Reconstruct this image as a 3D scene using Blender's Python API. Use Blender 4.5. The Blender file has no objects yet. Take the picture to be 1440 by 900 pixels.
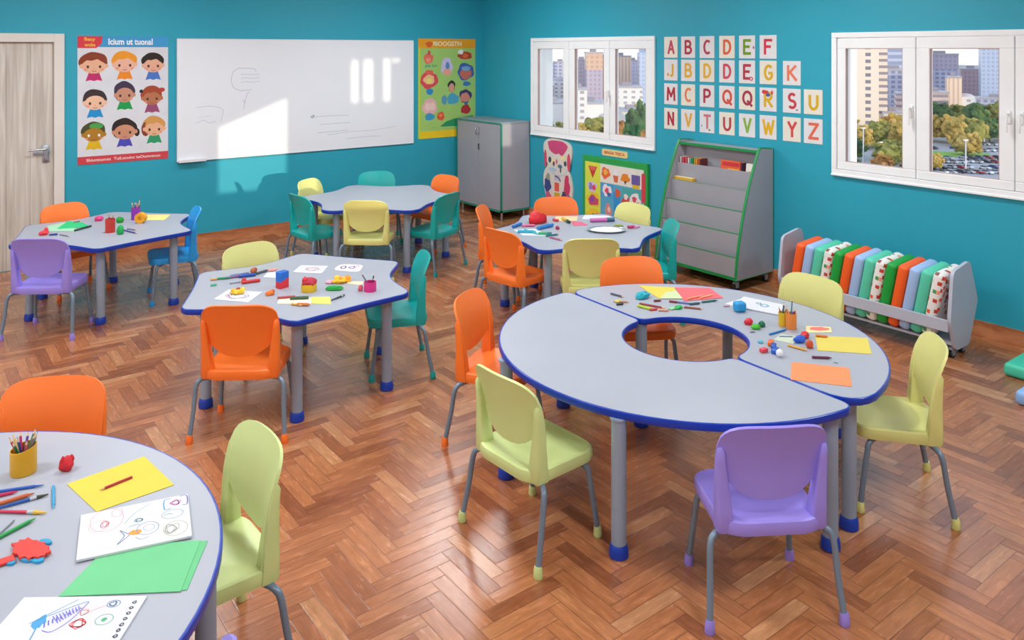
import bpy, bmesh, math, random
from mathutils import Vector, Matrix, noise
random.seed(7)
C = bpy.context.scene.collection
PI = math.pi

# ------------------------------------------------------------------ camera frame
F, CX, HY, H = 1128., 720., 70., 2.0
YAW = math.atan(860/1128.)
fv = (math.sin(YAW), math.cos(YAW)); rv = (math.cos(YAW), -math.sin(YAW))
_k = (678-720)/F*10.4
CAM = (-10.4*fv[0]-_k*rv[0], -10.4*fv[1]-_k*rv[1])
TZ = .58          # table top height
def at(px, py, z=TZ):
    a = (px-CX)/F; b = -(py-HY)/F
    t = (z-H)/b
    return Vector((CAM[0]+t*(fv[0]+a*rv[0]), CAM[1]+t*(fv[1]+a*rv[1]), z))
def far(px, dep, z=0):
    a = (px-CX)/F
    return Vector((CAM[0]+dep*(fv[0]+a*rv[0]), CAM[1]+dep*(fv[1]+a*rv[1]), z))

# ------------------------------------------------------------------ materials
def lin(c):
    c /= 255.
    return c/12.92 if c <= .04045 else ((c+.055)/1.055)**2.4
def rgb(h):
    h = h.lstrip('#')
    return tuple(lin(int(h[i:i+2], 16)) for i in (0, 2, 4))
_M = {}
def M(h, rough=.5, var=.06, scale=8., metal=0., bump=0., bscale=200., spec=.5, coat=0.):
    key = (h, rough, var, scale, metal, bump, bscale, spec, coat)
    if key in _M: return _M[key]
    m = bpy.data.materials.new('paint_'+h.lstrip('#')); m.use_nodes = True
    n = m.node_tree.nodes; l = m.node_tree.links; b = n['Principled BSDF']
    c = rgb(h)
    tc = n.new('ShaderNodeTexCoord'); nz = n.new('ShaderNodeTexNoise'); nz.inputs['Scale'].default_value = scale
    nz.inputs['Detail'].default_value = 3
    l.new(tc.outputs['Object'], nz.inputs['Vector'])
    r = n.new('ShaderNodeValToRGB')
    r.color_ramp.elements[0].position = .3; r.color_ramp.elements[1].position = .7
    r.color_ramp.elements[0].color = (*[x*(1-var) for x in c], 1)
    r.color_ramp.elements[1].color = (*[min(1, x*(1+var)) for x in c], 1)
    l.new(nz.outputs['Fac'], r.inputs['Fac']); l.new(r.outputs['Color'], b.inputs['Base Color'])
    b.inputs['Roughness'].default_value = rough; b.inputs['Metallic'].default_value = metal
    b.inputs['Specular IOR Level'].default_value = spec
    b.inputs['Coat Weight'].default_value = coat
    if bump:
        n2 = n.new('ShaderNodeTexNoise'); n2.inputs['Scale'].default_value = bscale
        l.new(tc.outputs['Object'], n2.inputs['Vector'])
        bp = n.new('ShaderNodeBump'); bp.inputs['Strength'].default_value = bump; bp.inputs['Distance'].default_value = .002
        l.new(n2.outputs['Fac'], bp.inputs['Height']); l.new(bp.outputs['Normal'], b.inputs['Normal'])
    _M[key] = m
    return m
def MP(h): return M(h, .75, .03)             # paper
def MPL(h): return M(h, .38, .03, 5.)        # moulded plastic
def MD(h): return M(h, .6, .08, 60., bump=.4, bscale=120.)  # dough / felt

class NB:
    """tiny helper to write math node chains"""
    def __init__(s, m): s.n = m.node_tree.nodes; s.l = m.node_tree.links
    def m(s, op, a, b=None, c=None):
        x = s.n.new('ShaderNodeMath'); x.operation = op
        for i, v in enumerate((a, b, c)):
            if v is None: continue
            if isinstance(v, (int, float)): x.inputs[i].default_value = v
            else: s.l.new(v, x.inputs[i])
        return x.outputs[0]

def parquet():
    m = bpy.data.materials.new('herringbone_parquet'); m.use_nodes = True
    q = NB(m); n, l = q.n, q.l; b = n['Principled BSDF']
    W = .063; N = 5
    tc = n.new('ShaderNodeTexCoord'); sp = n.new('ShaderNodeSeparateXYZ'); l.new(tc.outputs['Object'], sp.inputs[0])
    x = q.m('DIVIDE', q.m('ADD', sp.outputs['X'], 100*W*N*2), W); y = q.m('DIVIDE', q.m('ADD', sp.outputs['Y'], 100*W*N*2), W)
    i = q.m('FLOOR', x); j = q.m('FLOOR', y)
    k = q.m('FLOORED_MODULO', q.m('SUBTRACT', i, j), 2*N)
    k = q.m('ROUND', k)
    hor = q.m('LESS_THAN', k, N-.5)
    ver = q.m('SUBTRACT', 1., hor)
    hx0 = q.m('SUBTRACT', i, k)
    vj0 = q.m('SUBTRACT', j, q.m('SUBTRACT', 2*N-1, k))
    def mix(a, c): return q.m('ADD', q.m('MULTIPLY', hor, a), q.m('MULTIPLY', ver, c))
    ox = mix(hx0, i); oy = mix(j, vj0)
    u = mix(q.m('SUBTRACT', x, hx0), q.m('SUBTRACT', y, vj0))
    v = mix(q.m('SUBTRACT', y, j), q.m('SUBTRACT', x, i))
    cb = n.new('ShaderNodeCombineXYZ'); l.new(ox, cb.inputs[0]); l.new(oy, cb.inputs[1]); l.new(hor, cb.inputs[2])
    wn = n.new('ShaderNodeTexWhiteNoise'); wn.noise_dimensions = '3D'; l.new(cb.outputs[0], wn.inputs[0])
    sc = n.new('ShaderNodeSeparateColor'); l.new(wn.outputs['Color'], sc.inputs[0])
    r1, r2, r3 = sc.outputs
    # grain: stretched along the plank, shifted per plank
    g = n.new('ShaderNodeCombineXYZ')
    l.new(q.m('ADD', q.m('MULTIPLY', u, .55), q.m('MULTIPLY', r2, 400)), g.inputs[0])
    l.new(q.m('ADD', q.m('MULTIPLY', v, 3.2), q.m('MULTIPLY', r3, 300)), g.inputs[1])
    g1 = n.new('ShaderNodeTexNoise'); g1.inputs['Scale'].default_value = 1.0; g1.inputs['Detail'].default_value = 6
    g1.inputs['Distortion'].default_value = .5; l.new(g.outputs[0], g1.inputs['Vector'])
    g2 = n.new('ShaderNodeTexNoise'); g2.inputs['Scale'].default_value = 5.; g2.inputs['Detail'].default_value = 4
    g3 = n.new('ShaderNodeVectorMath'); g3.operation = 'MULTIPLY'; g3.inputs[1].default_value = (.6, 3., 1.)
    l.new(g.outputs[0], g3.inputs[0]); l.new(g3.outputs[0], g2.inputs['Vector'])
    tone = n.new('ShaderNodeValToRGB'); e = tone.color_ramp.elements
    e[0].position = 0; e[0].color = (*rgb('985c3c'), 1); e[1].position = 1; e[1].color = (*rgb('d29a6e'), 1)
    for p, h in ((.3, 'b4724a'), (.55, 'c68458'), (.8, 'c07c50')):
        t = e.new(p); t.color = (*rgb(h), 1)
    l.new(r1, tone.inputs['Fac'])
    gr = n.new('ShaderNodeValToRGB'); gr.color_ramp.elements[0].position = .28; gr.color_ramp.elements[1].position = .72
    gr.color_ramp.elements[0].color = (.74, .68, .64, 1); gr.color_ramp.elements[1].color = (1.12, 1.1, 1.08, 1)
    l.new(g1.outputs['Fac'], gr.inputs['Fac'])
    mx = n.new('ShaderNodeMix'); mx.data_type = 'RGBA'; mx.blend_type = 'MULTIPLY'; mx.inputs['Factor'].default_value = 1
    l.new(tone.outputs['Color'], mx.inputs[6]); l.new(gr.outputs['Color'], mx.inputs[7])
    gf = n.new('ShaderNodeValToRGB'); gf.color_ramp.elements[0].position = .35; gf.color_ramp.elements[1].position = .6
    gf.color_ramp.elements[0].color = (.8, .77, .74, 1); gf.color_ramp.elements[1].color = (1, 1, 1, 1)
    l.new(g2.outputs['Fac'], gf.inputs['Fac'])
    mx2 = n.new('ShaderNodeMix'); mx2.data_type = 'RGBA'; mx2.blend_type = 'MULTIPLY'; mx2.inputs['Factor'].default_value = 1
    l.new(mx.outputs[2], mx2.inputs[6]); l.new(gf.outputs['Color'], mx2.inputs[7])
    d = q.m('MINIMUM', q.m('MINIMUM', u, q.m('SUBTRACT', float(N), u)), q.m('MINIMUM', v, q.m('SUBTRACT', 1., v)))
    seam = q.m('SUBTRACT', 1., q.m('SMOOTH_MIN', q.m('DIVIDE', d, .05), 1., .05))
    seam = q.m('MAXIMUM', seam, 0.)
    mx3 = n.new('ShaderNodeMix'); mx3.data_type = 'RGBA'; l.new(q.m('MULTIPLY', seam, .7), mx3.inputs['Factor'])
    l.new(mx2.outputs[2], mx3.inputs[6]); mx3.inputs[7].default_value = (*rgb('5a3322'), 1)
    l.new(mx3.outputs[2], b.inputs['Base Color'])
    l.new(q.m('ADD', .2, q.m('MULTIPLY', g1.outputs['Fac'], .12)), b.inputs['Roughness'])
    b.inputs['Coat Weight'].default_value = .4; b.inputs['Coat Roughness'].default_value = .24
    bp = n.new('ShaderNodeBump'); bp.inputs['Strength'].default_value = .25; bp.inputs['Distance'].default_value = .002
    hgt = q.m('SUBTRACT', q.m('ADD', q.m('MULTIPLY', g2.outputs['Fac'], .25), q.m('MULTIPLY', r2, .5)), seam)
    l.new(hgt, bp.inputs['Height']); l.new(bp.outputs['Normal'], b.inputs['Normal'])
    return m

def grain_wood(name, h1, h2, vec=(6, 6, .35), scale=3., rough=.45):
    m = bpy.data.materials.new(name); m.use_nodes = True
    n = m.node_tree.nodes; l = m.node_tree.links; b = n['Principled BSDF']
    tc = n.new('ShaderNodeTexCoord'); mp = n.new('ShaderNodeMapping'); mp.inputs['Scale'].default_value = vec
    l.new(tc.outputs['Object'], mp.inputs[0])
    nz = n.new('ShaderNodeTexNoise'); nz.inputs['Scale'].default_value = scale; nz.inputs['Detail'].default_value = 7
    nz.inputs['Distortion'].default_value = .6
    l.new(mp.outputs[0], nz.inputs['Vector'])
    r = n.new('ShaderNodeValToRGB'); r.color_ramp.elements[0].position = .35; r.color_ramp.elements[1].position = .65
    r.color_ramp.elements[0].color = (*rgb(h1), 1); r.color_ramp.elements[1].color = (*rgb(h2), 1)
    l.new(nz.outputs['Fac'], r.inputs['Fac']); l.new(r.outputs['Color'], b.inputs['Base Color'])
    b.inputs['Roughness'].default_value = rough
    return m

def facade(name, wall, glass, sx, sz, fx=.5, fz=.5, rough=.7):
    """storeys and bays laid out in metres on a building"""
    m = bpy.data.materials.new(name); m.use_nodes = True
    q = NB(m); n, l = q.n, q.l; b = n['Principled BSDF']
    tc = n.new('ShaderNodeTexCoord'); sp = n.new('ShaderNodeSeparateXYZ'); l.new(tc.outputs['Object'], sp.inputs[0])
    a = q.m('FRACT', q.m('DIVIDE', q.m('ADD', q.m('ADD', sp.outputs['X'], sp.outputs['Y']), 1000.), sx))
    z = q.m('FRACT', q.m('DIVIDE', q.m('ADD', sp.outputs['Z'], 1000.), sz))
    w = q.m('MULTIPLY', q.m('LESS_THAN', a, fx), q.m('LESS_THAN', z, fz))
    mx = n.new('ShaderNodeMix'); mx.data_type = 'RGBA'; l.new(w, mx.inputs['Factor'])
    mx.inputs[6].default_value = (*rgb(wall), 1); mx.inputs[7].default_value = (*rgb(glass), 1)
    l.new(mx.outputs[2], b.inputs['Base Color']); b.inputs['Roughness'].default_value = rough
    return m

def glass_mat():
    m = bpy.data.materials.new('clear_window_glass'); m.use_nodes = True
    n = m.node_tree.nodes; l = m.node_tree.links
    for x in list(n):
        if x.type != 'OUTPUT_MATERIAL': n.remove(x)
    out = [x for x in n if x.type == 'OUTPUT_MATERIAL'][0]
    t = n.new('ShaderNodeBsdfTransparent'); g = n.new('ShaderNodeBsdfGlossy'); g.inputs['Roughness'].default_value = .02
    q = NB(m); lw = n.new('ShaderNodeLayerWeight'); lw.inputs['Blend'].default_value = .5
    fr = q.m('ADD', .025, q.m('MULTIPLY', .8, q.m('POWER', lw.outputs['Facing'], 5.)))
    mx = n.new('ShaderNodeMixShader'); l.new(fr, mx.inputs[0]); l.new(t.outputs[0], mx.inputs[1]); l.new(g.outputs[0], mx.inputs[2])
    l.new(mx.outputs[0], out.inputs[0])
    return m

WALL = M('26a2ba', .55, .03, 1.3, bump=.15, bscale=90.)
WHITE = M('f6f7f8', .42, .015)
PARQ = parquet()
BASEW = grain_wood('baseboard_wood', 'a05a34', 'cf8a5e', (2, 2, 9), 1.6, .4)
DOORW = grain_wood('limed_oak', 'bdb2a6', 'dcd5cb', (9, 9, .5), 2.5, .5)
CEIL = M('f3f3f1', .8, .01)
GREYB = M('a3a2ab', .5, .03, 4.)
GLASS = glass_mat()
STEEL = M('93a2b6', .35, .03, metal=.1)
CSTEEL = M('76899c', .32, .03, metal=.2)
CHROME = M('b9bec6', .25, .02, metal=.9)
LAMI = M('a5abb7', .42, .025, 3.)
BLUE = M('0739ac', .32, .04)
CAPB = M('0a3aa8', .4, .04)
DARKP = M('23252a', .5, .05)

# ------------------------------------------------------------------ mesh helpers
def finish(name, bm, mats, parent=None, smooth=True, mat=None):
    me = bpy.data.meshes.new(name)
    bmesh.ops.recalc_face_normals(bm, faces=bm.faces)
    bm.to_mesh(me); bm.free()
    if not isinstance(mats, (list, tuple)): mats = [mats]
    for x in mats: me.materials.append(x)
    if smooth:
        for p in me.polygons: p.use_smooth = True
        me.set_sharp_from_angle(angle=math.radians(38))
    o = bpy.data.objects.new(name, me); C.objects.link(o)
    if parent is not None: o.parent = parent
    if mat is not None: o.matrix_world = mat
    return o
def tag(o, label=None, cat=None, group=None, kind=None):
    if label: o['label'] = label
    if cat: o['category'] = cat
    if group: o['group'] = group
    if kind: o['kind'] = kind
    return o
def empty(name, loc=(0, 0, 0), rz=0., label=None, cat=None, group=None, kind=None, mat=None):
    o = bpy.data.objects.new(name, None); C.objects.link(o); o.empty_display_size = .1
    if mat is not None: o.matrix_world = mat
    else:
        o.location = loc; o.rotation_euler = (0, 0, rz)
    return tag(o, label, cat, group, kind)
def B(): return bmesh.new()
def box(bm, x0, x1, y0, y1, z0, z1, mi=0, bev=0., M4=None):
    if x0 > x1: x0, x1 = x1, x0
    if y0 > y1: y0, y1 = y1, y0
    if z0 > z1: z0, z1 = z1, z0
    v = [bm.verts.new((x, y, z)) for x in (x0, x1) for y in (y0, y1) for z in (z0, z1)]
    fs = [bm.faces.new([v[i] for i in q]) for q in ((0, 1, 3, 2), (4, 6, 7, 5), (0, 4, 5, 1), (2, 3, 7, 6), (0, 2, 6, 4), (1, 5, 7, 3))]
    for f in fs: f.material_index = mi
    if bev:
        es = list({e for f in fs for e in f.edges})
        r = bmesh.ops.bevel(bm, geom=es, offset=bev, segments=2, affect='EDGES', profile=.5)
        for f in r['faces']: f.material_index = mi
        v = list({x for f in (list(r['faces'])+[f for f in fs if f.is_valid]) for x in f.verts})
    if M4 is not None: bmesh.ops.transform(bm, matrix=M4, verts=v)
    return v
def prism(bm, pts, z0, z1, mi=0, bev=0.):
    """closed 2-D outline standing from z0 to z1"""
    n = len(pts)
    a = [bm.verts.new((p[0], p[1], z0)) for p in pts]; b = [bm.verts.new((p[0], p[1], z1)) for p in pts]
    fs = [bm.faces.new(a[::-1]), bm.faces.new(b)]
    for i in range(n): fs.append(bm.faces.new((a[i], a[(i+1) % n], b[(i+1) % n], b[i])))
    for f in fs: f.material_index = mi
    if bev: bmesh.ops.bevel(bm, geom=list(fs[1].edges), offset=bev, segments=2, affect='EDGES', profile=.5)
    return a+b
def tube(bm, path, r, seg=10, mi=0, caps=True):
    """path of points, radius or list of radii"""
    path = [Vector(p) for p in path]; n = len(path)
    rs = r if isinstance(r, (list, tuple)) else [r]*n
    rings = []; up = None
    for i, p in enumerate(path):
        t = (path[min(i+1, n-1)]-path[max(i-1, 0)]).normalized()
        if up is None:
            up = Vector((0, 0, 1)) if abs(t.z) < .9 else Vector((1, 0, 0))
        s = t.cross(up).normalized(); up = s.cross(t).normalized()
        rings.append([bm.verts.new(p+(s*math.cos(a)+up*math.sin(a))*rs[i]) for a in [2*PI*j/seg for j in range(seg)]])
    for i in range(n-1):
        for j in range(seg):
            f = bm.faces.new((rings[i][j], rings[i][(j+1) % seg], rings[i+1][(j+1) % seg], rings[i+1][j])); f.material_index = mi
    if caps:
        f = bm.faces.new(rings[0][::-1]); f.material_index = mi
        f = bm.faces.new(rings[-1]); f.material_index = mi
def lathe(bm, prof, seg=24, mi=0, sx=1., sy=1.):
    rings = [[bm.verts.new((r*math.cos(2*PI*j/seg)*sx, r*math.sin(2*PI*j/seg)*sy, z)) for j in range(seg)] for r, z in prof]
    for i in range(len(rings)-1):
        for j in range(seg):
            f = bm.faces.new((rings[i][j], rings[i][(j+1) % seg], rings[i+1][(j+1) % seg], rings[i+1][j])); f.material_index = mi
    f = bm.faces.new(rings[0][::-1]); f.material_index = mi
    f = bm.faces.new(rings[-1]); f.material_index = mi
def cat(pts, k=4):
    """smooth a polyline"""
    P = [Vector(p) for p in pts]; out = []
    for i in range(len(P)-1):
        a = P[max(i-1, 0)]; b = P[i]; c = P[i+1]; d = P[min(i+2, len(P)-1)]
        for s in range(k):
            t = s/k
            out.append(.5*((2*b)+(c-a)*t+(2*a-5*b+4*c-d)*t*t+(3*b-3*c+d-a)*t**3))
    out.append(P[-1]); return out
def fillet(pts, rads, k=5):
    n = len(pts); out = []
    for i in range(n):
        p = Vector(pts[i]); a = Vector(pts[i-1]); b = Vector(pts[(i+1) % n]); r = rads[i] if isinstance(rads, (list, tuple)) else rads
        da = (a-p).length; db = (b-p).length; d = min(r, da*.5, db*.5)
        if r <= 0: out.append(p); continue
        p0 = p+(a-p)*(d/da); p1 = p+(b-p)*(d/db)
        for s in range(k+1):
            t = s/k; out.append(p0*(1-t)**2+p*2*t*(1-t)+p1*t*t)
    return out
def ell(cx, cy, rx, ry, n=20, rot=0.):
    return [(cx+rx*math.cos(a)*math.cos(rot)-ry*math.sin(a)*math.sin(rot), cy+rx*math.cos(a)*math.sin(rot)+ry*math.sin(a)*math.cos(rot)) for a in [2*PI*i/n for i in range(n)]]
def rrect(x0, x1, y0, y1, r=.01, k=3):
    return [tuple(p) for p in fillet([(x0, y0), (x1, y0), (x1, y1), (x0, y1)], r, k)]
def stroke(bm, pts, w, z, mi=0):
    """flat pen line of width w lying on a sheet"""
    P = [Vector((p[0], p[1])) for p in pts]; L = []; n = len(P)
    for i, p in enumerate(P):
        t = P[min(i+1, n-1)]-P[max(i-1, 0)]
        t = t.normalized() if t.length > 1e-9 else Vector((1, 0)); s = Vector((-t.y, t.x))*w/2
        L.append((bm.verts.new((p.x+s.x, p.y+s.y, z)), bm.verts.new((p.x-s.x, p.y-s.y, z))))
    for i in range(n-1):
        f = bm.faces.new((L[i][0], L[i][1], L[i+1][1], L[i+1][0])); f.material_index = mi
def scrib(cx, cy, rx, ry, turns=5, seed=0):
    R = random.Random(seed); out = []
    for i in range(turns*7):
        a = i*2*PI/7*1.13
        out.append((cx+rx*math.cos(a)*(R.uniform(.35, 1)), cy+ry*math.sin(a)*(R.uniform(.35, 1)), 0))
    return cat(out, 3)

_T = {}
def text_bm(s, w, h, z0=0., bold=.02, cx=0., cy=0.):
    """lettering as a flat mesh in the xy plane, fitted to w x h around (cx, cy)"""
    if (s, bold) not in _T:
        cu = bpy.data.curves.new('lettering', 'FONT'); cu.body = s; cu.offset = bold; cu.resolution_u = 4; cu.fill_mode = 'FRONT'
        o = bpy.data.objects.new('lettering', cu); C.objects.link(o)
        bpy.context.view_layer.update()
        me = bpy.data.meshes.new_from_object(o.evaluated_get(bpy.context.evaluated_depsgraph_get()))
        bpy.data.objects.remove(o)
        _T[(s, bold)] = me
    bm = B(); bm.from_mesh(_T[(s, bold)])
    xs = [v.co.x for v in bm.verts]; ys = [v.co.y for v in bm.verts]
    sx = w/(max(xs)-min(xs)); sy = h/(max(ys)-min(ys))
    for v in bm.verts:
        v.co = Vector(((v.co.x-(max(xs)+min(xs))/2)*sx+cx, (v.co.y-(max(ys)+min(ys))/2)*sy+cy, z0))
    return bm

MATA = Matrix(((1, 0, 0, 0), (0, 0, -1, 0), (0, 1, 0, 0), (0, 0, 0, 1)))     # u=+X v=+Z n=-Y  (whiteboard wall)
MATB = Matrix(((0, 0, -1, 0), (-1, 0, 0, 0), (0, 1, 0, 0), (0, 0, 0, 1)))    # u=-Y v=+Z n=-X  (window wall)
def on_a(x, z, off=0.): m = MATA.copy(); m.translation = Vector((x, -off, z)); return m
def on_b(y, z, off=0.): m = MATB.copy(); m.translation = Vector((-off, y, z)); return m

# ================================================================== THE ROOM
XL, YR, ZC = -8.2, -12.0, 3.0
def struct(name, bm, m, parent=None, smooth=False):
    o = finish(name, bm, m, parent, smooth)
    if parent is None: o['kind'] = 'structure'
    return o
b = B(); box(b, XL, 0, YR, 0, -.1, 0); struct('floor', b, PARQ)
b = B(); box(b, XL-.2, .07, YR-.2, .2, ZC, ZC+.1); struct('ceiling', b, CEIL)
def wall_with_holes(name, axis, p0, p1, c0, c1, holes, m):
    """wall slab from p0..p1 along the other axis, thickness c0..c1, holes=(a0,a1,z0,z1)"""
    b = B(); edges = sorted({p0, p1, *[h[0] for h in holes], *[h[1] for h in holes]})
    def bx(a0, a1, z0, z1):
        if a1-a0 < 1e-5 or z1-z0 < 1e-5: return
        if axis == 'y': box(b, c0, c1, a0, a1, z0, z1)
        else: box(b, a0, a1, c0, c1, z0, z1)
    for a0, a1 in zip(edges, edges[1:]):
        hs = sorted([(h[2], h[3]) for h in holes if h[0] <= a0+1e-6 and h[1] >= a1-1e-6]); z = -.1
        for h in hs: bx(a0, a1, z, h[0]); z = h[1]
        bx(a0, a1, z, ZC)
    bmesh.ops.remove_doubles(b, verts=b.verts, dist=1e-5)
    return struct(name, b, m)
WT = .07
W1 = (-3.005, -1.031); W2 = (-6.93, -4.918); WZ = (1.0, 2.138)
wall_with_holes('wall_right', 'y', YR, .2, 0, WT, [(W1[0]+.04, W1[1]-.04, WZ[0]+.04, WZ[1]-.04), (W2[0]+.04, W2[1]-.04, WZ[0]+.04, WZ[1]-.04)], WALL)
DX0, DX1, DZ = -5.80, -4.865, 2.07
b = B(); box(b, XL, DX0-.02, 0, .2, -.1, ZC); box(b, DX0-.02, DX1+.02, 0, .2, DZ+.02, ZC); box(b, DX1+.02, 0, 0, .2, -.1, ZC); box(b, DX0-.02, DX1+.02, .12, .2, -.1, DZ+.02)
struct('wall_back', b, WALL)
b = B(); box(b, XL-.2, XL, YR, .2, -.1, ZC); struct('wall_left', b, M('e9ecec', .6, .02))
# wall behind the viewer: unseen openings, added and shaped to cast the sun patches
SL = .06
SUN_SLOTS = [(-3.36, -2.63, .50+.72, 1.46+.72), (-1.855, -1.775, 2.11, 2.60), (-1.70, -1.585, 2.11, 2.61), (-1.44, -1.355, 2.11, 2.62), (-1.325, -1.225, 2.575, 2.62), (-.29-.15, -.29, .87+.66, 1.175+.66)]
wall_with_holes('wall_rear', 'x', XL, .2, YR-.15, YR, SUN_SLOTS, M('e9ecec', .6, .02))
# unseen wedge, added to slant the top of the large sun patch
b = B()
v = [(-3.36, YR-.14, 2.19), (-2.63, YR-.14, 2.19), (-3.36, YR-.14, 1.19+.72), (-3.36, YR-.02, 2.19), (-2.63, YR-.02, 2.19), (-3.36, YR-.02, 1.19+.72)]
vs = [b.verts.new(p) for p in v]
for q_ in ((0, 1, 2), (3, 5, 4), (0, 3, 4, 1), (0, 2, 5, 3), (1, 4, 5, 2)): b.faces.new([vs[i] for i in q_])
struct('sun_patch_wedge_1', b, WHITE)
for i, h in enumerate(SUN_SLOTS):
    wn = empty('window_%d' % (i+3), kind='structure')  # frame and pane for an invented opening behind the camera
    b = B(); e = .03 if i == 0 else .008
    for (x0, x1, z0, z1) in ((h[0]-e, h[0], h[2]-e, h[3]+e), (h[1], h[1]+e, h[2]-e, h[3]+e), (h[0], h[1], h[2]-e, h[2]), (h[0], h[1], h[3], h[3]+e)):
        box(b, x0, x1, YR, YR+.02, z0, z1)
    finish('window_frame', b, WHITE, wn, False)
    b = B(); box(b, h[0], h[1], YR-.09, YR-.085, h[2], h[3]); finish('pane', b, GLASS, wn, False)
# baseboards
b = B(); box(b, DX1+.085, 0, -.014, 0, 0, .11); struct('baseboard_back', b, BASEW)
b = B(); box(b, -.014, 0, YR, -.014, 0, .11); struct('baseboard_right', b, BASEW)
b = B(); box(b, XL, XL+.014, YR, 0, 0, .11); struct('baseboard_left', b, BASEW)

# door in the whiteboard wall
d = empty('door_1', kind='structure')
b = B()
for x0, x1, z0, z1 in ((DX1, DX1+.085, 0, DZ+.08), (DX0-.085, DX0, 0, DZ+.08), (DX0, DX1, DZ, DZ+.08)):
    box(b, x0, x1, -.022, .0, z0, z1, bev=.004); box(b, max(x0, DX0-.02) if x0 >= DX0-.1 else x0, min(x1, DX1+.02), 0, .12, z0, min(z1, DZ+.02))
finish('door_frame', b, M('e3dcd4', .5, .02), d, False)
b = B(); nP = 5; w = (DX1-DX0)/nP
for i in range(nP): box(b, DX0+i*w+.0012, DX0+(i+1)*w-.0012, .02, .06, .001, DZ-.003, bev=.0015)
box(b, DX0, DX1, .024, .056, .001, DZ-.003)
finish('door_leaf', b, DOORW, d, False)
b = B(); box(b, -5.03, -4.895, .008, .02, 1.03, 1.065, bev=.003)
tube(b, cat([(-4.93, .015, 1.085), (-4.93, -.035, 1.085), (-4.945, -.045, 1.085), (-5.07, -.045, 1.083)]), .009)
box(b, -4.955, -4.9, .006, .02, .96, 1.12, bev=.003); tube(b, [(-4.928, .02, 1.0), (-4.928, -.008, 1.0)], .013)
finish('door_handle', b, CHROME, d)

# windows 1 and 2 in the right wall
def window(name, y0, y1, panes, handles):
    w = empty(name, kind='structure'); z0, z1 = WZ
    b = B()
    for a0, a1, c0, c1 in ((y0, y1, z0, z0+.042), (y0, y1, z1-.042, z1), (y0, y0+.042, z0+.042, z1-.042), (y1-.042, y1, z0+.042, z1-.042)):
        box(b, -.022, 0, a0, a1, c0, c1, bev=.004)
    box(b, -.03, 0, y0, y1, z0-.01, z0+.006, bev=.003)
    finish('window_frame', b, WHITE, w, False)
    b = B()   # reveal lining outside the sashes
    for a0, a1, c0, c1 in ((y0+.03, y1-.03, z0+.03, z0+.042), (y0+.03, y1-.03, z1-.042, z1-.03), (y0+.03, y0+.042, z0+.03, z1-.03), (y1-.042, y1-.03, z0+.03, z1-.03)):
        box(b, 0.001, WT+.01, a0, a1, c0, c1)
    box(b, WT+.004, .29, y1-.042, y1+.10, z0-.1, z1+.1)
    finish('window_reveal', b, M('fbfaf6', .5, .01), w, False)
    n = len(panes); cuts = [y1-.042]+[(panes[i][0]+panes[i+1][1])/2 for i in range(n-1)]+[y0+.042]
    for i, (pa, pb) in enumerate(panes):   # pa<pb
        s1, s0 = cuts[i]-.003, cuts[i+1]+.003
        b = B()
        box(b, -.012, .045, s0, s1, z0+.045, 1.108, bev=.005); box(b, -.012, .045, s0, s1, 2.01, z1-.045, bev=.005)
        box(b, -.012, .045, s0, pa, 1.108, 2.01, bev=.005); box(b, -.012, .045, pb, s1, 1.108, 2.01, bev=.005)
        s = finish('sash', b, WHITE, w, False)
        b = B()
        for a0, a1, c0, c1 in ((pa-.001, pb+.001, 1.107, 1.112), (pa-.001, pb+.001, 2.006, 2.011), (pa-.001, pa+.004, 1.11, 2.01), (pb-.004, pb+.001, 1.11, 2.01)):
            box(b, -.008, .02, a0, a1, c0, c1)
        finish('window_gasket', b, M('b99f9a', .6), s, False)
        b = B(); box(b, .014, .02, pa, pb, 1.108, 2.01); finish('pane', b, GLASS, s, False)
    for y in handles:
        b = B(); box(b, -.026, -.012, y-.014, y+.014, 1.50, 1.585, bev=.004); tube(b, cat([(-.02, y, 1.565), (-.05, y, 1.565), (-.056, y, 1.55), (-.056, y, 1.44)]), [.008]*9+[.009]*3+[.007])
        finish('window_handle', b, M('f4f4f4', .3), w)
window('window_1', W1[0], W1[1], [(-1.612, -1.152), (-2.272, -1.805), (-2.88, -2.444)], [-2.36])
window('window_2', W2[0], W2[1], [(-5.491, -5.034), (-6.158, -5.69), (-6.81, -6.35)], [-5.56, -6.22, -6.30])

# ceiling lamps (above the frame)
for i, (x, y) in enumerate([(-1.6, -1.9), (-4.4, -1.9), (-6.9, -2.2), (-1.6, -5.0), (-4.3, -5.0), (-6.9, -5.2), (-1.6, -8.3), (-4.3, -8.3), (-6.9, -8.3)]):
    t = empty('ceiling_light', (x, y, ZC), 0, 'square ceiling light panel above the classroom', 'ceiling light', 'ceiling light panels')
    b = B()
    for q_ in ((-.3, .3, -.3, -.28), (-.3, .3, .28, .3), (-.3, -.28, -.28, .28), (.28, .3, -.28, .28)): box(b, *q_, -.03, 0)
    finish('lamp_frame', b, WHITE, t, False)
    b = B(); box(b, -.28, .28, -.28, .28, -.012, -.002)
    dm = M('ffffff', .5, 0); finish('diffuser', b, dm, t, False)
    ld = bpy.data.lights.new('panel_light', 'AREA'); ld.shape = 'SQUARE'; ld.size = .56; ld.energy = 40; ld.color = (.94, .98, 1.0)
    lo = bpy.data.objects.new('panel_light', ld); C.objects.link(lo); lo.parent = t; lo.location = (0, 0, -.035)

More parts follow.
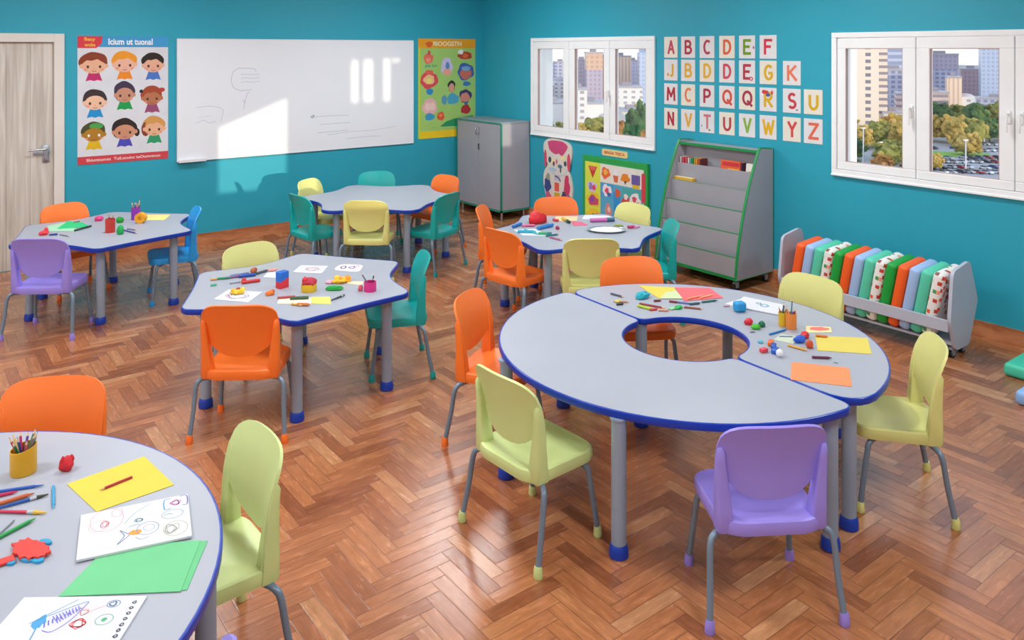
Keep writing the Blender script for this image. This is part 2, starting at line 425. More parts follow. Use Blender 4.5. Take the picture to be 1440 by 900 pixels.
# ================================================================== CHAIRS
def seat_bm():
    b = B(); hw = .193
    out = fillet([(-hw, -.145), (-.13, -.186), (.13, -.186), (hw, -.145), (hw*1.01, .185), (-hw*1.01, .185)], [.03, .09, .09, .03, .085, .085], 6)
    c = Vector((0, .01))
    def ring(s, z, zf=0.):
        r = []
        for p in out:
            qx = c+(p-c)*s
            zz = z+zf*max(0, (qx.y-.08)/.1)**2 - .010*math.cos(min(1, abs(qx.y-.0)/.14)*PI/2)*(1-s)*1.3
            r.append(b.verts.new((qx.x, qx.y, zz)))
        return r
    rs = [ring(.90, .318), ring(.985, .312), ring(1., .325), ring(1., .345), ring(.985, .356), ring(.95, .361), ring(.88, .358, -.004), ring(.7, .356, -.003), ring(.4, .352), ring(.15, .350)]
    n = len(out)
    for a, d_ in zip(rs, rs[1:]):
        for i in range(n): b.faces.new((a[i], a[(i+1) % n], d_[(i+1) % n], d_[i]))
    b.faces.new(rs[-1]); b.faces.new(rs[0][::-1])
    return b
def yy(z, s):
    t = (z-.35)/.35
    return -.142-.022*t-.11*max(0, t-.45)**1.7+.040*s*s*(1-.25*t)
def back_bm():
    b = B(); hw = .196
    xs = [-1, -.96, -.9, -.82, -.7, -.55, -.35, -.15, 0, .15, .35, .55, .7, .82, .9, .96, 1]; IN = .82
    def arc(s): return .422+.068*(min(abs(s), IN)/IN)**2.7
    def top(s): return .612+.092*(1-abs(s)**4.6)**.45
    def V(s, z):
        w = hw*(.955+.045*min(1, max(0, (z-.35)/.25)))
        w *= 1 if z < .6 else 1-.0*z
        return b.verts.new((s*w, yy(z, s), z))
    NU, NL = 9, 5; cols = []
    for s in xs:
        a, tt = arc(s), top(s)
        up = [V(s, a+(tt-a)*j/NU) for j in range(NU+1)]
        lo = [V(s, .335+(a-.335)*j/NL) for j in range(NL)] if abs(s) >= IN-1e-6 else None
        cols.append((lo, up))
    for (l0, u0), (l1, u1) in zip(cols, cols[1:]):
        for j in range(NU): b.faces.new((u0[j], u1[j], u1[j+1], u0[j+1]))
        if l0 and l1:
            c0, c1 = l0+[u0[0]], l1+[u1[0]]
            for j in range(NL): b.faces.new((c0[j], c1[j], c1[j+1], c0[j+1]))
    bmesh.ops.recalc_face_normals(b, faces=b.faces)
    bmesh.ops.solidify(b, geom=list(b.faces), thickness=.011)
    return b
def fin_bm(s):
    b = B(); rings = []
    # (z, x_in, x_out, y_back, y_front)
    for z, xi, xo, dp in ((.312, .140, .195, .058), (.325, .136, .198, .062), (.40, .146, .198, .055), (.48, .158, .199, .046), (.56, .168, .2, .036), (.60, .173, .199, .028), (.612, .180, .196, .018)):
        yf = yy(z, .93)+.001; yb = yf-dp
        pts = fillet([(xi, yb), (xo, yb), (xo, yf), (xi, yf)], [.010, .016, .004, .004], 3)
        rings.append([b.verts.new((s*p.x, p.y, z)) for p in pts])
    n = len(rings[0])
    for a, c in zip(rings, rings[1:]):
        for i in range(n): b.faces.new((a[i], a[(i+1) % n], c[(i+1) % n], c[i]))
    b.faces.new(rings[0][::-1]); b.faces.new(rings[-1])
    return b
LEGR = [[(.12, -.10, .305), (.165, -.135, .305), (.195, -.158, .292), (.208, -.168, .262), (.22, -.18, .17), (.238, -.2, .02)]]
def leg_path(s, rear):
    if rear: p = [(s*.11, -.10, .302), (s*.175, -.125, .305), (s*.208, -.142, .298), (s*.223, -.155, .268), (s*.229, -.172, .16), (s*.24, -.2, .022)]
    else: p = [(s*.12, .06, .306), (s*.155, .10, .303), (s*.175, .125, .288), (s*.182, .133, .255), (s*.19, .147, .16), (s*.202, .165, .022)]
    return cat(p, 3)
_CM = {}
def chair_mesh(key, fn, m):
    return _CM.setdefault(key, (fn, m))
def make_chair(color_hex):
    cm = MPL(color_hex)
    t = empty('plastic_chair')
    finish('seat', seat_bm(), cm, t); finish('backrest', back_bm(), cm, t)
    for s in (-1, 1): finish('upright', fin_bm(s), cm, t)
    for s in (-1, 1):
        for rear in (True, False):
            b = B(); P = leg_path(s, rear); tube(b, P, .0118, 12); lg = finish('leg', b, CSTEEL, t)
            e = P[-1]; b = B(); bm2 = B()
            tube(b, [(e.x, e.y, 0), (e.x, e.y, .004), (e.x*.999, e.y, .03), (e.x*.992, e.y*.99, .042)], [.0165, .0185, .0165, .0145], 14)
            bm2.free(); finish('foot_cap', b, MPL(color_hex), lg)
    return t
def copy_tree(o, parent=None):
    c = o.copy(); C.objects.link(c); c.parent = parent
    for ch in list(o.children): copy_tree(ch, c)
    return c
PURPLE, ORANGE, LIME, YG, TEAL, SKY = '9a8ae4', 'fb7a2c', 'cfe096', 'dcdc8a', '08a6a2', '229ce6'
protos = {}
def chair(x, y, fx, fy, col, label, group):
    rz = math.atan2(-fx, fy)
    if col not in protos: o = protos[col] = make_chair(col)
    else: o = copy_tree(protos[col])
    o.location = (x, y, 0); o.rotation_euler = (0, 0, rz)
    tag(o, label, 'chair', group)
G_ = 'chairs around the ring table'
chair(-3.48, -6.69, .54, .84, PURPLE, 'purple plastic chair at the ring table, its back turned to us', G_)
chair(-3.89, -5.90, 1, .05, LIME, 'pale green plastic chair with its back to us at the ring table', G_)
chair(-3.50, -5.12, .52, -.85, ORANGE, 'orange plastic chair tucked at the ring table behind the pale green chair', G_)
chair(-2.43, -6.66, -.62, .78, YG, 'yellow-green plastic chair seen side-on at the ring table, beside its papers', G_)
chair(-2.46, -5.12, -.50, -.86, ORANGE, 'orange plastic chair across the ring table, seen through the hole', G_)
chair(-2.02, -5.90, -1., 0, YG, 'yellow-green plastic chair between ring table and cushion rack', G_)
G_ = 'chairs around the solid round table'
chair(-5.60, -5.05, -.5, -.86, ORANGE, 'orange plastic chair behind the solid round table, only its back showing', G_)
chair(-5.205, -5.835, -1, -.03, LIME, 'pale green plastic chair pulled up to the solid round table', G_)
chair(-5.64, -6.75, -.90, .43, PURPLE, 'purple plastic chair cut off below the solid round table', G_)
G_ = 'chairs around the table by the door'
chair(-5.14, -1.97, .57, .82, PURPLE, 'purple plastic chair at the table by the door', G_)
chair(-4.851, -1.010, .32, -.95, ORANGE, 'orange plastic chair behind the table by the door', G_)
chair(-4.24, -1.66, -.98, .18, SKY, 'bright blue plastic chair seen side-on, the only blue one', G_)
G_ = 'chairs around the craft-strewn middle table'
chair(-4.12, -3.35, .14, -.99, YG, 'yellow-green plastic chair behind the table with dough and crayons', G_)
chair(-4.52, -4.25, .58, .81, ORANGE, 'orange plastic chair with back to us at the table with dough and crayons', G_)
chair(-3.51, -4.03, -.92, .39, TEAL, 'teal plastic chair side-on at the table with dough and crayons', G_)
G_ = 'chairs around the bare table below the whiteboard'
chair(-2.655, -1.03, .552, -.834, YG, 'yellow-green plastic chair facing us at the bare table below the whiteboard', G_)
chair(-2.021, -1.0, -.3, -.954, TEAL, 'teal plastic chair directly against the far side of the bare table', G_)
chair(-1.680, -1.534, -.984, -.176, ORANGE, 'orange plastic chair at the bare table, toward the grey cabinet', G_)
chair(-2.98, -1.60, .97, .1, TEAL, 'teal plastic chair at the bare table, on the end toward the door', G_)
chair(-2.107, -2.205, -.378, .926, TEAL, 'teal plastic chair seen from behind at the bare table, on the end toward the cabinet', G_)
chair(-2.69, -2.09, .64, .77, YG, 'yellow-green plastic chair with its back to us at the bare table', G_)
G_ = 'chairs around the table in front of the picture board'
chair(-1.50, -3.28, -.47, -.88, ORANGE, 'orange plastic chair facing us just in front of the picture board', G_)
chair(-1.26, -3.76, -1, 0, YG, 'yellow-green plastic chair next to the book display', G_)
chair(-2.05, -3.20, .683, -.731, ORANGE, 'orange plastic chair by the cabinet, behind another orange chair', G_)
chair(-2.37, -3.815, .993, .12, ORANGE, 'orange plastic chair seen from behind at the table with the tray', G_)
chair(-2.10, -4.29, .58, .82, YG, 'yellow-green plastic chair with its back to us at the table with the tray', G_)
chair(-1.488, -4.305, -.806, .591, TEAL, 'teal plastic chair side-on in front of the book display', G_)

# ================================================================== TABLES
def table(outline, loc, rz, label, group, legs, cut=None):
    t = empty('classroom_table', (loc[0], loc[1], 0), rz, label, 'table', group)
    pts = [Vector((p[0], p[1])) for p in outline]; n = len(pts)
    nor = []
    for i in range(n):
        tt = (pts[(i+1) % n]-pts[i-1]); tt.normalize(); nor.append(Vector((tt.y, -tt.x)))
    area = sum(pts[i].x*pts[(i+1) % n].y-pts[(i+1) % n].x*pts[i].y for i in range(n))
    if area < 0: nor = [-v for v in nor]
    b = B(); prism(b, [p-nr*.003 for p, nr in zip(pts, nor)], TZ-.028, TZ); finish('tabletop', b, LAMI, t, False)
    b = B(); prof = [(-.004, TZ-.030), (.001, TZ-.030), (.004, TZ-.026), (.0045, TZ-.010), (.003, TZ-.002), (0, TZ+.0006), (-.004, TZ+.0006)]
    rings = [[b.verts.new((*(p+nr*o), z)) for p, nr in zip(pts, nor)] for o, z in prof]
    rings.append(rings[0])
    for a, c in zip(rings, rings[1:]):
        for i in range(n): b.faces.new((a[i], a[(i+1) % n], c[(i+1) % n], c[i]))
    finish('edge_band', b, BLUE, t)
    for x, y in legs:
        b = B(); m4 = Matrix.Translation((x, y, 0))
        lathe(b, [(.030, .03), (.030, TZ-.04), (.036, TZ-.037), (.036, TZ-.0285)], 24); bmesh.ops.transform(b, matrix=m4, verts=b.verts)
        lg = finish('leg', b, STEEL, t)
        b = B(); lathe(b, [(.034, 0), (.039, .004), (.038, .03), (.034, .048), (.031, .052)], 24); bmesh.ops.transform(b, matrix=m4, verts=b.verts)
        finish('foot_cap', b, CAPB, lg)
    return t
def hexo(R, off, deep, shallow, blunt=.045, phase=0):
    cs = [Vector((R*math.cos(math.radians(off+60*k)), R*math.sin(math.radians(off+60*k)))) for k in range(6)]
    out = []
    for k in range(6):
        a, c = cs[k], cs[(k+1) % 6]; L = (c-a).length; t = (c-a)/L; nn = Vector((-t.y, t.x))   # inward for ccw
        dpt = deep if (k+phase) % 2 else shallow
        N = 18
        for i in range(N+1):
            s = i/N; x = blunt+(L-2*blunt)*s
            dip = dpt*(math.sin(PI*s)**1.3)
            out.append(a+t*x+nn*dip)
        # rounded corner point
        nx = cs[(k+2) % 6]; t2 = (nx-c).normalized()
        p0 = out[-1]; p1 = c+t2*blunt
        for i in (1, 2, 3, 4):
            s = i/5; out.append(p0*(1-s)**2+c*2*s*(1-s)+p1*s*s)
    return out
def hexlegs(R, off): return [(R*math.cos(math.radians(off+60*k)), R*math.sin(math.radians(off+60*k))) for k in range(6)]
GT = 'star-shaped six-legged tables'
table(hexo(.71, 15, .075, .008, phase=0), (-4.69, -1.48), 0, 'grey star-shaped table with blue edge beside the door', GT, hexlegs(.565, 15))
table(hexo(.72, 6, .075, .008, phase=0), (-4.06, -3.83), 0, 'grey star-shaped table with blue edge covered in dough and crayons', GT, hexlegs(.58, 6))
table(hexo(.70, 27, .065, .045, phase=0), (-1.77, -3.79), 0, 'grey star-shaped table with blue edge holding paper scraps and tray', GT, hexlegs(.56, 27))
table(hexo(.78, 24, .075, .075, .08), (-2.31, -1.57), 0, 'empty grey star-shaped table with blue edge below the whiteboard', GT, hexlegs(.63, 24))
# round solid table
RF = .965
table([(RF*math.cos(2*PI*i/96), RF*math.sin(2*PI*i/96)) for i in range(96)], (-6.17, -5.83), 0, 'solid round grey table with blue edge, yellow paper and drawings on it', None, [(.922*math.cos(math.radians(a)), .922*math.sin(math.radians(a))) for a in (-15.5, 27, 85, 150, 210, 270)])
# ring table made of two halves
def half_ring(R, r, ro, ri, ro2=None):
    out = []; g = .0052
    P = []; rad = []
    N = 40
    a0 = math.asin(g/R)
    for i in range(N+1):
        a = -PI/2+PI*i/N; P.append((R*math.cos(a) if 0 < i < N else g, R*math.sin(a)))
    for i in range(25):
        a = PI/2-PI*i/24; P.append((r*math.cos(a) if 0 < i < 24 else g, r*math.sin(a)))
    rad = [0]*len(P)
    # replace corner points by rounded ones
    def corner(R0, ang, d, inner):
        # points along the arc at distance d and along the straight at distance d
        s = 1 if ang > 0 else -1
        pa = Vector((R0*math.cos(ang-s*d/R0), R0*math.sin(ang-s*d/R0)))
        ps = Vector((g, s*(R0-d))) if not inner else Vector((g, s*(R0+d)))
        c = Vector((g, s*R0))
        return pa, c, ps
    outl = []
    s = math.asin(min(1, ro/R)); s2 = math.asin(min(1, (ro2 or ro)/R))
    for i in range(N+1):
        a = -PI/2+s2+(PI-s-s2)*i/N; outl.append(Vector((R*math.cos(a), R*math.sin(a))))
    def bez(p0, c, p1, k=6): return [p0*(1-t)**2+c*2*t*(1-t)+p1*t*t for t in [j/k for j in range(1, k+1)]]
    outl += bez(outl[-1], Vector((g, R)), Vector((g, R-ro)))
    ea = ri/r
    e0 = Vector((r*math.cos(PI/2-ea), r*math.sin(PI/2-ea)))
    outl.append(Vector((g, r+ri)))
    outl += bez(outl[-1], Vector((g, r)), e0)
    for i in range(1, 25):
        a = PI/2-ea-(PI-2*ea)*i/24; outl.append(Vector((r*math.cos(a), r*math.sin(a))))
    outl += bez(outl[-1], Vector((g, -r)), Vector((g, -r-ri)))
    outl.append(Vector((g, -R+(ro2 or ro))))
    outl += bez(outl[-1], Vector((g, -R)), outl[0])[:-1]
    return outl
RZ = math.radians(-2.85); RCX, RCY = -2.92, -5.875
def loc_ring(x, y):
    dx, dy = x-RCX, y-RCY; c, s = math.cos(-RZ), math.sin(-RZ); return (dx*c-dy*s, dx*s+dy*c)
rh = half_ring(.915, .305, .10, .06, .17)
table(rh, (RCX, RCY), RZ, 'half of the ring table holding papers, crayons and pencil cups', 'halves of the ring table', [loc_ring(*p) for p in ((-2.84, -6.69), (-2.86, -5.525), (-2.1, -5.5), (-2.14, -6.22), (-2.76, -5.08), (-2.80, -6.24))])
lh = [Vector((-p.x, p.y)) for p in half_ring(.915, .305, .05, .05, .06)][::-1]
table(lh, (RCX, RCY), RZ, 'empty half of the ring table, its curved grey top bare', 'halves of the ring table', [loc_ring(*p) for p in ((-3.74, -6.24), (-3.03, -6.72), (-3.74, -5.50), (-3.04, -5.10), (-3.01, -5.505))])

# ================================================================== WALL THINGS
# whiteboard
wb = empty('whiteboard', label='large white magnetic board with faint pen notes on the teal wall', cat='whiteboard', mat=on_a(-2.405, 1.489))
WW, WH = 2.735, 1.235
b = B(); box(b, -WW/2, WW/2, -WH/2, WH/2, .001, .016); finish('board_surface', b, M('f0f1f7', .22, .01, 1.), wb, False)
b = B()
for q_ in ((-WW/2-.006, WW/2+.006, WH/2, WH/2+.008), (-WW/2-.006, WW/2+.006, -WH/2-.008, -WH/2), (-WW/2-.006, -WW/2, -WH/2, WH/2), (WW/2, WW/2+.006, -WH/2, WH/2)): box(b, *q_, .001, .02, bev=.002)
finish('board_frame', b, M('e4e4e8', .35), wb, False)
b = B(); box(b, -WW/2, -WW/2+.27, -WH/2-.012, -WH/2+.004, .016, .07, bev=.004); box(b, -WW/2, -WW/2+.27, -WH/2+.004, -WH/2+.018, .062, .07, bev=.002)
finish('pen_tray', b, M('e9e9ee', .35), wb, False)
def wl(pts, w=.004): stroke(b, cat([(p[0]-WW/2, WH/2-p[1], 0) for p in pts], 3), w, .0168)
PENM = M('a9afb8', .6)
b = B(); wl([(.62, .30), (.56, .34), (.54, .42), (.56, .50), (.64, .54)]); wl([(.62, .30), (.78, .31), (.80, .34)]); wl([(.64, .54), (.76, .53)])
for k_ in range(3): wl([(.64, .37+k_*.04), (.70, .365+k_*.04), (.76, .372+k_*.04), (.84, .365+k_*.04)], .003)
wl([(.71, .57), (.68, .66), (.67, .74)]); wl([(.71, .57), (.74, .55)]); wl([(.66, .64), (.69, .67)]); finish('pen_writing', b, PENM, wb, False)
b = B(); wl([(.18, .70), (.32, .69), (.44, .72), (.45, .78), (.43, .86)], .003); wl([(.18, .86), (.26, .83), (.30, .86), (.38, .85)], .003); wl([(.20, .80), (.33, .79)], .002); finish('pen_writing', b, PENM, wb, False)
b = B()
for k_, (x0, x1) in enumerate(((1.45, 1.88), (1.52, 1.90), (1.50, 1.88))): wl([(x0, .86+k_*.09), ((x0+x1)/2, .855+k_*.09), (x1, .86+k_*.085)], .0035)
wl([(1.62, 1.07), (1.9, 1.05), (2.2, 1.05), (2.5, 1.02)], .003); wl([(1.84, 1.13), (2.1, 1.12), (2.3, 1.125)], .003)
wl([(1.42, .85), (1.44, .87), (1.46, .84), (1.43, .85)], .012)
finish('pen_writing', b, PENM, wb, False)

class Art:
    """printed picture: flat coloured shapes, one mesh, colours as slots"""
    def __init__(s, z=.0): s.b = B(); s.cols = []; s.z = z; s.k = 0
    def ci(s, h):
        if h not in s.cols: s.cols.append(h)
        return s.cols.index(h)
    def poly(s, pts, h):
        s.k += 1; z = s.z+s.k*.00006
        vs = [s.b.verts.new((p[0], p[1], z)) for p in pts]; f = s.b.faces.new(vs); f.material_index = s.ci(h)
        if f.normal.z < 0: pass
    def e(s, cx, cy, rx, ry, h, rot=0., n=18): s.poly(ell(cx, cy, rx, ry, n, rot), h)
    def r(s, x0, x1, y0, y1, h, rad=0.): s.poly(rrect(x0, x1, y0, y1, rad) if rad else [(x0, y0), (x1, y0), (x1, y1), (x0, y1)], h)
    def blob(s, cx, cy, rx, ry, h, seed=0, n=22, amp=.22):
        R = random.Random(seed); ph = [R.uniform(0, 6.28) for _ in range(4)]
        pts = []
        for i in range(n):
            a = 2*PI*i/n; q_ = 1+amp*(math.sin(3*a+ph[0])*.5+math.sin(5*a+ph[1])*.4+math.sin(7*a+ph[2])*.25)
            pts.append((cx+rx*q_*math.cos(a), cy+ry*q_*math.sin(a)))
        s.poly(pts, h)
    def line(s, pts, w, h, k=3):
        s.k += 1; stroke(s.b, cat([(p[0], p[1], 0) for p in pts], k), w, s.z+s.k*.00006, s.ci(h))
    def done(s, name, parent): return finish(name, s.b, [MP(h) for h in s.cols], parent, False)

# children poster
PW, PH = .81, 1.22
p1 = empty('wall_poster', label='tall white poster of nine cartoon children with red and blue header', cat='poster', mat=on_a(-4.265, 1.521))
b = B(); box(b, -PW/2, PW/2, -PH/2, PH/2, .001, .005); finish('poster_sheet', b, MP('dcdce2'), p1, False)
a = Art(.0052); a.r(-PW/2, PW/2, PH/2-.105, PH/2, '3f9bd2')
a.poly([(-PW/2, PH/2-.115), (-PW/2+.16, PH/2-.115), (-PW/2+.205, PH/2-.075), (-PW/2+.215, PH/2), (-PW/2, PH/2)], 'dc3a48'); a.done('poster_header', p1)
finish('poster_title', text_bm('Icium ut tuonal', .40, .062, .0062, .03, .06, PH/2-.052), MP('f2f6fb'), p1, False)
b = text_bm('Bexy', .095, .045, .0066, .04, -.30, PH/2-.035); finish('tab_lettering', b, MP('f2b24a'), p1, False)
b = text_bm('wubs', .095, .035, .0066, .04, -.30, PH/2-.083); finish('tab_lettering', b, MP('f2b24a'), p1, False)
kids = [(-.265, .345, '8a3a1c', 'e9b190', 'c02a68', .125, .10), (.005, .355, 'f09a24', 'eeb49c', 'ee8a22', .115, .10), (.265, .345, '2c2018', 'e8ad92', '4a74c0', .105, .095),
        (-.255, -.005, '3a2c2c', 'f0c0a0', '1d90d0', .105, .095), (.005, .06, '40304a', 'c98e74', '149a4c', .095, .10), (.255, .02, 'a8472a', 'b9724e', '9a4a70', .1, .09),
        (-.265, -.31, '4a4a22', 'b07a1c', 'e0b418', .105, .09), (.005, -.30, '2c1c18', 'cf9070', '4a48b4', .115, .1), (.275, -.285, 'd79a50', 'eab08a', '2a9a66', .105, .095)]
for i, (x, y, hair, skin, shirt, rx, ry) in enumerate(kids):
    a = Art(.0054)
    a.poly([(x-.04, y-.07), (x+.04, y-.07), (x+.072, y-.165), (x+.03, y-.155), (x, y-.165), (x-.03, y-.155), (x-.072, y-.165)], shirt)
    a.blob(x-.004, y+.012, rx, ry*1.02, hair, i, 26, .05)
    if i == 7: a.e(x+.11, y-.03, .025, .04, hair)
    if i == 8: a.e(x-.08, y-.02, .04, .07, '8a3a24')
    if i == 5: a.e(x+.09, y+.06, .03, .022, 'c23a3a'); a.e(x-.1, y+.05, .018, .018, '2a2a3a')
    if i == 6: a.e(x+.02, y+.06, .06, .03, '4aa04a')
    a.e(x-rx*.86, y-.022, .017, .02, skin); a.e(x+rx*.86, y-.022, .017, .02, skin)
    a.e(x, y-.022, rx*.84, ry*.72, skin)
    if i in (0, 1, 2, 5, 8): a.poly([(x-rx*.82, y+.0), (x-rx*.5, y+.035), (x-.02, y+.03), (x+.03, y+.045), (x+rx*.8, y+.0), (x+rx*.75, y+.06), (x, y+.09), (x-rx*.75, y+.06)], hair)
    for sgn in (-1, 1):
        a.e(x+sgn*rx*.42, y-.028, .011, .014, 'f4efe6' if i == 6 else '4a3024'); a.e(x+sgn*rx*.58, y-.055, .012, .008, 'e8907c')
    a.line([(x-.02, y-.066, 0), (x, y-.073, 0), (x+.02, y-.066, 0)], .005, '9a3a34')
    a.line([(x-.005, y-.045, 0), (x+.004, y-.049, 0)], .005, 'b96a54')
    a.done('child_portrait', p1)
a = Art(.0054); a.r(-PW/2, PW/2, -PH/2, -PH/2+.075, 'd2404a'); a.done('poster_footer', p1)
finish('footer_lettering', text_bm('Shiuntcumet  TuiLunuinc tuOumntnun', .66, .028, .0062, .02, 0, -PH/2+.038), MP('efdcd6'), p1, False)

# green poster
GW, GH = .85, 1.233
p2 = empty('wall_poster', label='green poster with yellow bands and scattered figures beside the whiteboard', cat='poster', mat=on_a(-.535, 1.5215))
b = B(); box(b, -GW/2, GW/2, -GH/2, GH/2, .001, .005); finish('poster_sheet', b, MP('a3cc6e'), p2, False)
a = Art(.0052); a.r(-GW/2, GW/2, GH/2-.12, GH/2, 'eea21c'); a.r(-GW/2, GW/2, -GH/2, -GH/2+.09, 'f0cc1c'); a.r(-GW/2, -GW/2+.03, -GH/2, GH/2-.12, 'c3d23c')
a.blob(-.27, GH/2-.07, .05, .035, 'e0602a', 2); a.done('poster_header', p2)
finish('poster_title', text_bm('BIOOGSTN', .42, .06, .0064, .03, .0, GH/2-.062), MP('f6e8b8'), p2, False)
def fig(cols, seed):
    a = Art(.0054)
    for i, (x, y, rx, ry, h) in enumerate(cols): a.blob(x, y, rx, ry, h, seed+i, 24, .12)
    a.done('printed_figure', p2)
fig([(-.28, .37, .07, .065, 'e4705a'), (-.28, .35, .035, .03, 'f0957c'), (-.27, .44, .02, .03, 'c8504a')], 1)
fig([(.265, .405, .11, .05, 'b8402c'), (.2, .45, .04, .03, 'f0f0ea'), (.27, .40, .04, .03, 'e86a3c')], 5)
fig([(-.01, .27, .085, .11, 'cfc3e8'), (-.005, .20, .06, .05, 'f0a890'), (0, .28, .03, .045, '5a8ec0')], 9)
fig([(.275, .20, .125, .11, '3c62a8'), (.275, .17, .09, .065, 'd0705c'), (.28, .24, .07, .03, '7aa8d0'), (.29, .045, .06, .03, '3c7ab8')], 13)
fig([(-.27, .10, .13, .10, 'd84a50'), (-.27, .11, .08, .06, 'f4c08a'), (-.27, .10, .035, .03, 'f0e070'), (-.27, .2, .06, .03, 'e8605c'), (-.26, -.04, .05, .04, '2c8ac0')], 18)
fig([(.06, .02, .055, .075, '2c2a30'), (.06, 0, .042, .055, 'e0a084'), (.08, -.14, .09, .07, '4aa6c4'), (-.05, -.15, .04, .06, '5a9ab8')], 23)
fig([(.27, -.11, .095, .085, '3a3c6a'), (.265, -.13, .075, .06, 'de8a78'), (.275, -.28, .075, .06, 'b82e34'), (.28, -.2, .03, .02, '3a6aa0')], 28)
fig([(-.26, -.225, .11, .10, 'e8b4b4'), (-.29, -.225, .04, .05, 'f2cfc6'), (-.22, -.225, .04, .05, 'f2cfc6'), (-.26, -.35, .07, .045, '3a9ac4')], 33)
fig([(-.1, -.35, .055, .055, 'e25a34'), (-.1, -.34, .025, .02, 'f08a5c')], 38)
a = Art(.0054); a.poly([(-.11, -.48), (-.02, -.42), (.1, -.39), (.39, -.36), (.39, -.49)], '1f9460'); a.poly([(-.27, -.49), (-.2, -.488), (-.15, -.49), (-.2, -.495)], '7aa850'); a.done('printed_hill', p2)
finish('poster_lettering', text_bm('pe to', .17, .045, .0060, .02, -.24, .275), MP('3c9a8c'), p2, False)

# alphabet cards, painted letters as brush strokes in a unit box
def _arc(cx, cy, rx, ry, a0, a1, n=12): return [(cx+rx*math.cos(math.radians(a0+(a1-a0)*i/n)), cy+ry*math.sin(math.radians(a0+(a1-a0)*i/n))) for i in range(n+1)]
GL = {'A': [[(0, 0), (.5, 1)], [(.5, 1), (1, 0)], [(.2, .33), (.8, .33)]],
 'B': [[(0, 0), (0, 1)], [(0, 1), (.4, 1)]+_arc(.45, .76, .42, .24, 90, -90)+[(0, .52)], [(0, .52), (.45, .52)]+_arc(.5, .26, .5, .26, 90, -90)+[(0, 0)]],
 'C': [_arc(.55, .5, .55, .5, 50, 310, 18)], 'D': [[(0, 0), (0, 1)], [(0, 1), (.35, 1)]+_arc(.35, .5, .65, .5, 90, -90, 16)+[(0, 0)]],
 'E': [[(0, 0), (0, 1)], [(0, 1), (.95, 1)], [(0, .52), (.75, .52)], [(0, 0), (.95, 0)]], 'F': [[(0, 0), (0, 1)], [(0, 1), (.95, 1)], [(0, .52), (.75, .52)]],
 'G': [_arc(.55, .5, .55, .5, 45, 325, 18)+[(1.0, .42)], [(1.0, .45), (.6, .45)]], 'J': [[(.7, 1), (.7, .25)]+_arc(.35, .22, .35, .22, 0, -150, 10)],
 'K': [[(0, 0), (0, 1)], [(.9, 1), (.05, .45)], [(.25, .55), (1, 0)]], 'M': [[(0, 0), (.06, 1)], [(.06, 1), (.5, .3)], [(.5, .3), (.94, 1)], [(.94, 1), (1, 0)]],
 'N': [[(0, 0), (0, 1)], [(0, 1), (.9, 0)], [(.9, 0), (.9, 1)]], 'P': [[(0, 0), (0, 1)], [(0, 1), (.4, 1)]+_arc(.45, .72, .5, .28, 90, -90)+[(0, .44)]],
 'Q': [_arc(.5, .52, .5, .48, 0, 360, 22), [(.55, .28), (1.02, -.05)]], 'R': [[(0, 0), (0, 1)], [(0, 1), (.4, 1)]+_arc(.45, .74, .48, .26, 90, -90)+[(0, .48)], [(.35, .48), (1, 0)]],
 'S': [_arc(.5, .75, .42, .25, 30, 270, 12)+_arc(.5, .25, .45, .25, 90, -150, 12)[1:]], 'T': [[(0, 1), (1, 1)], [(.5, 1), (.5, 0)]],
 'U': [[(0, 1), (0, .35)]+_arc(.5, .38, .5, .38, 180, 360, 14)+[(1, 1)]], 'V': [[(0, 1), (.5, 0)], [(.5, 0), (1, 1)]], 'W': [[(0, 1), (.25, 0)], [(.25, 0), (.5, .8)], [(.5, .8), (.75, 0)], [(.75, 0), (1, 1)]],
 'Y': [[(0, 1), (.5, .5)], [(1, 1), (.5, .5)], [(.5, .5), (.5, 0)]], 'Z': [[(0, 1), (1, 1)], [(1, 1), (0, 0)], [(0, 0), (1, 0)]]}
def letter_bm(L_, w, h, sw, z, cx=0.):
    b = B(); k = 0
    for pl in GL[L_]:
        P = [Vector((cx+(x-.5)*(w-sw), (y-.5)*(h-sw), 0)) for x, y in pl]
        if len(P) == 2:
            d_ = (P[1]-P[0]).normalized()*sw*.35; P = [P[0]-d_, P[1]+d_]
        stroke(b, P, sw, z+k*.00007); k += 1
    return b
rows = [(2.025, ['A', 'B', 'C', 'D', 'E', 'F'], ['c24a5e', 'b22f3c', 'b83a4e', 'e0603c', '6f9a1c', 'd0344c']),
        (1.803, ['J', 'B', 'D', 'D', 'E', 'G', 'K'], ['dba62a', 'e2ac2c', 'e6ae34', 'd04a5a', 'b93242', 'd9ac12', 'e87c5c']),
        (1.568, ['M', 'C', 'P', 'Q', 'Q', 'R', 'S', 'U'], ['b02c3a', 'e08458', 'ac3242', 'd4503c', 'a83246', 'd9ac12', 'c73a48', 'd3ac16']),
        (1.327, ['N', 'V', 'T', 'U', 'V', 'W', 'Y', 'Z'], ['b42c42', 'e2aa3a', 'd27682', 'c03c48', '86b23c', 'e3b012', 'd04a48', 'e26a4c'])]
ycol = [-3.206, -3.422, -3.648, -3.875, -4.094, -4.312, -4.545, -4.745]
cname = {'c24a5e': 'pinkish red', 'b22f3c': 'deep red', 'b83a4e': 'crimson', 'e0603c': 'orange-red', '6f9a1c': 'green', 'd0344c': 'bright red'}
seenl = {}
rown = ['top', 'second', 'third', 'bottom']
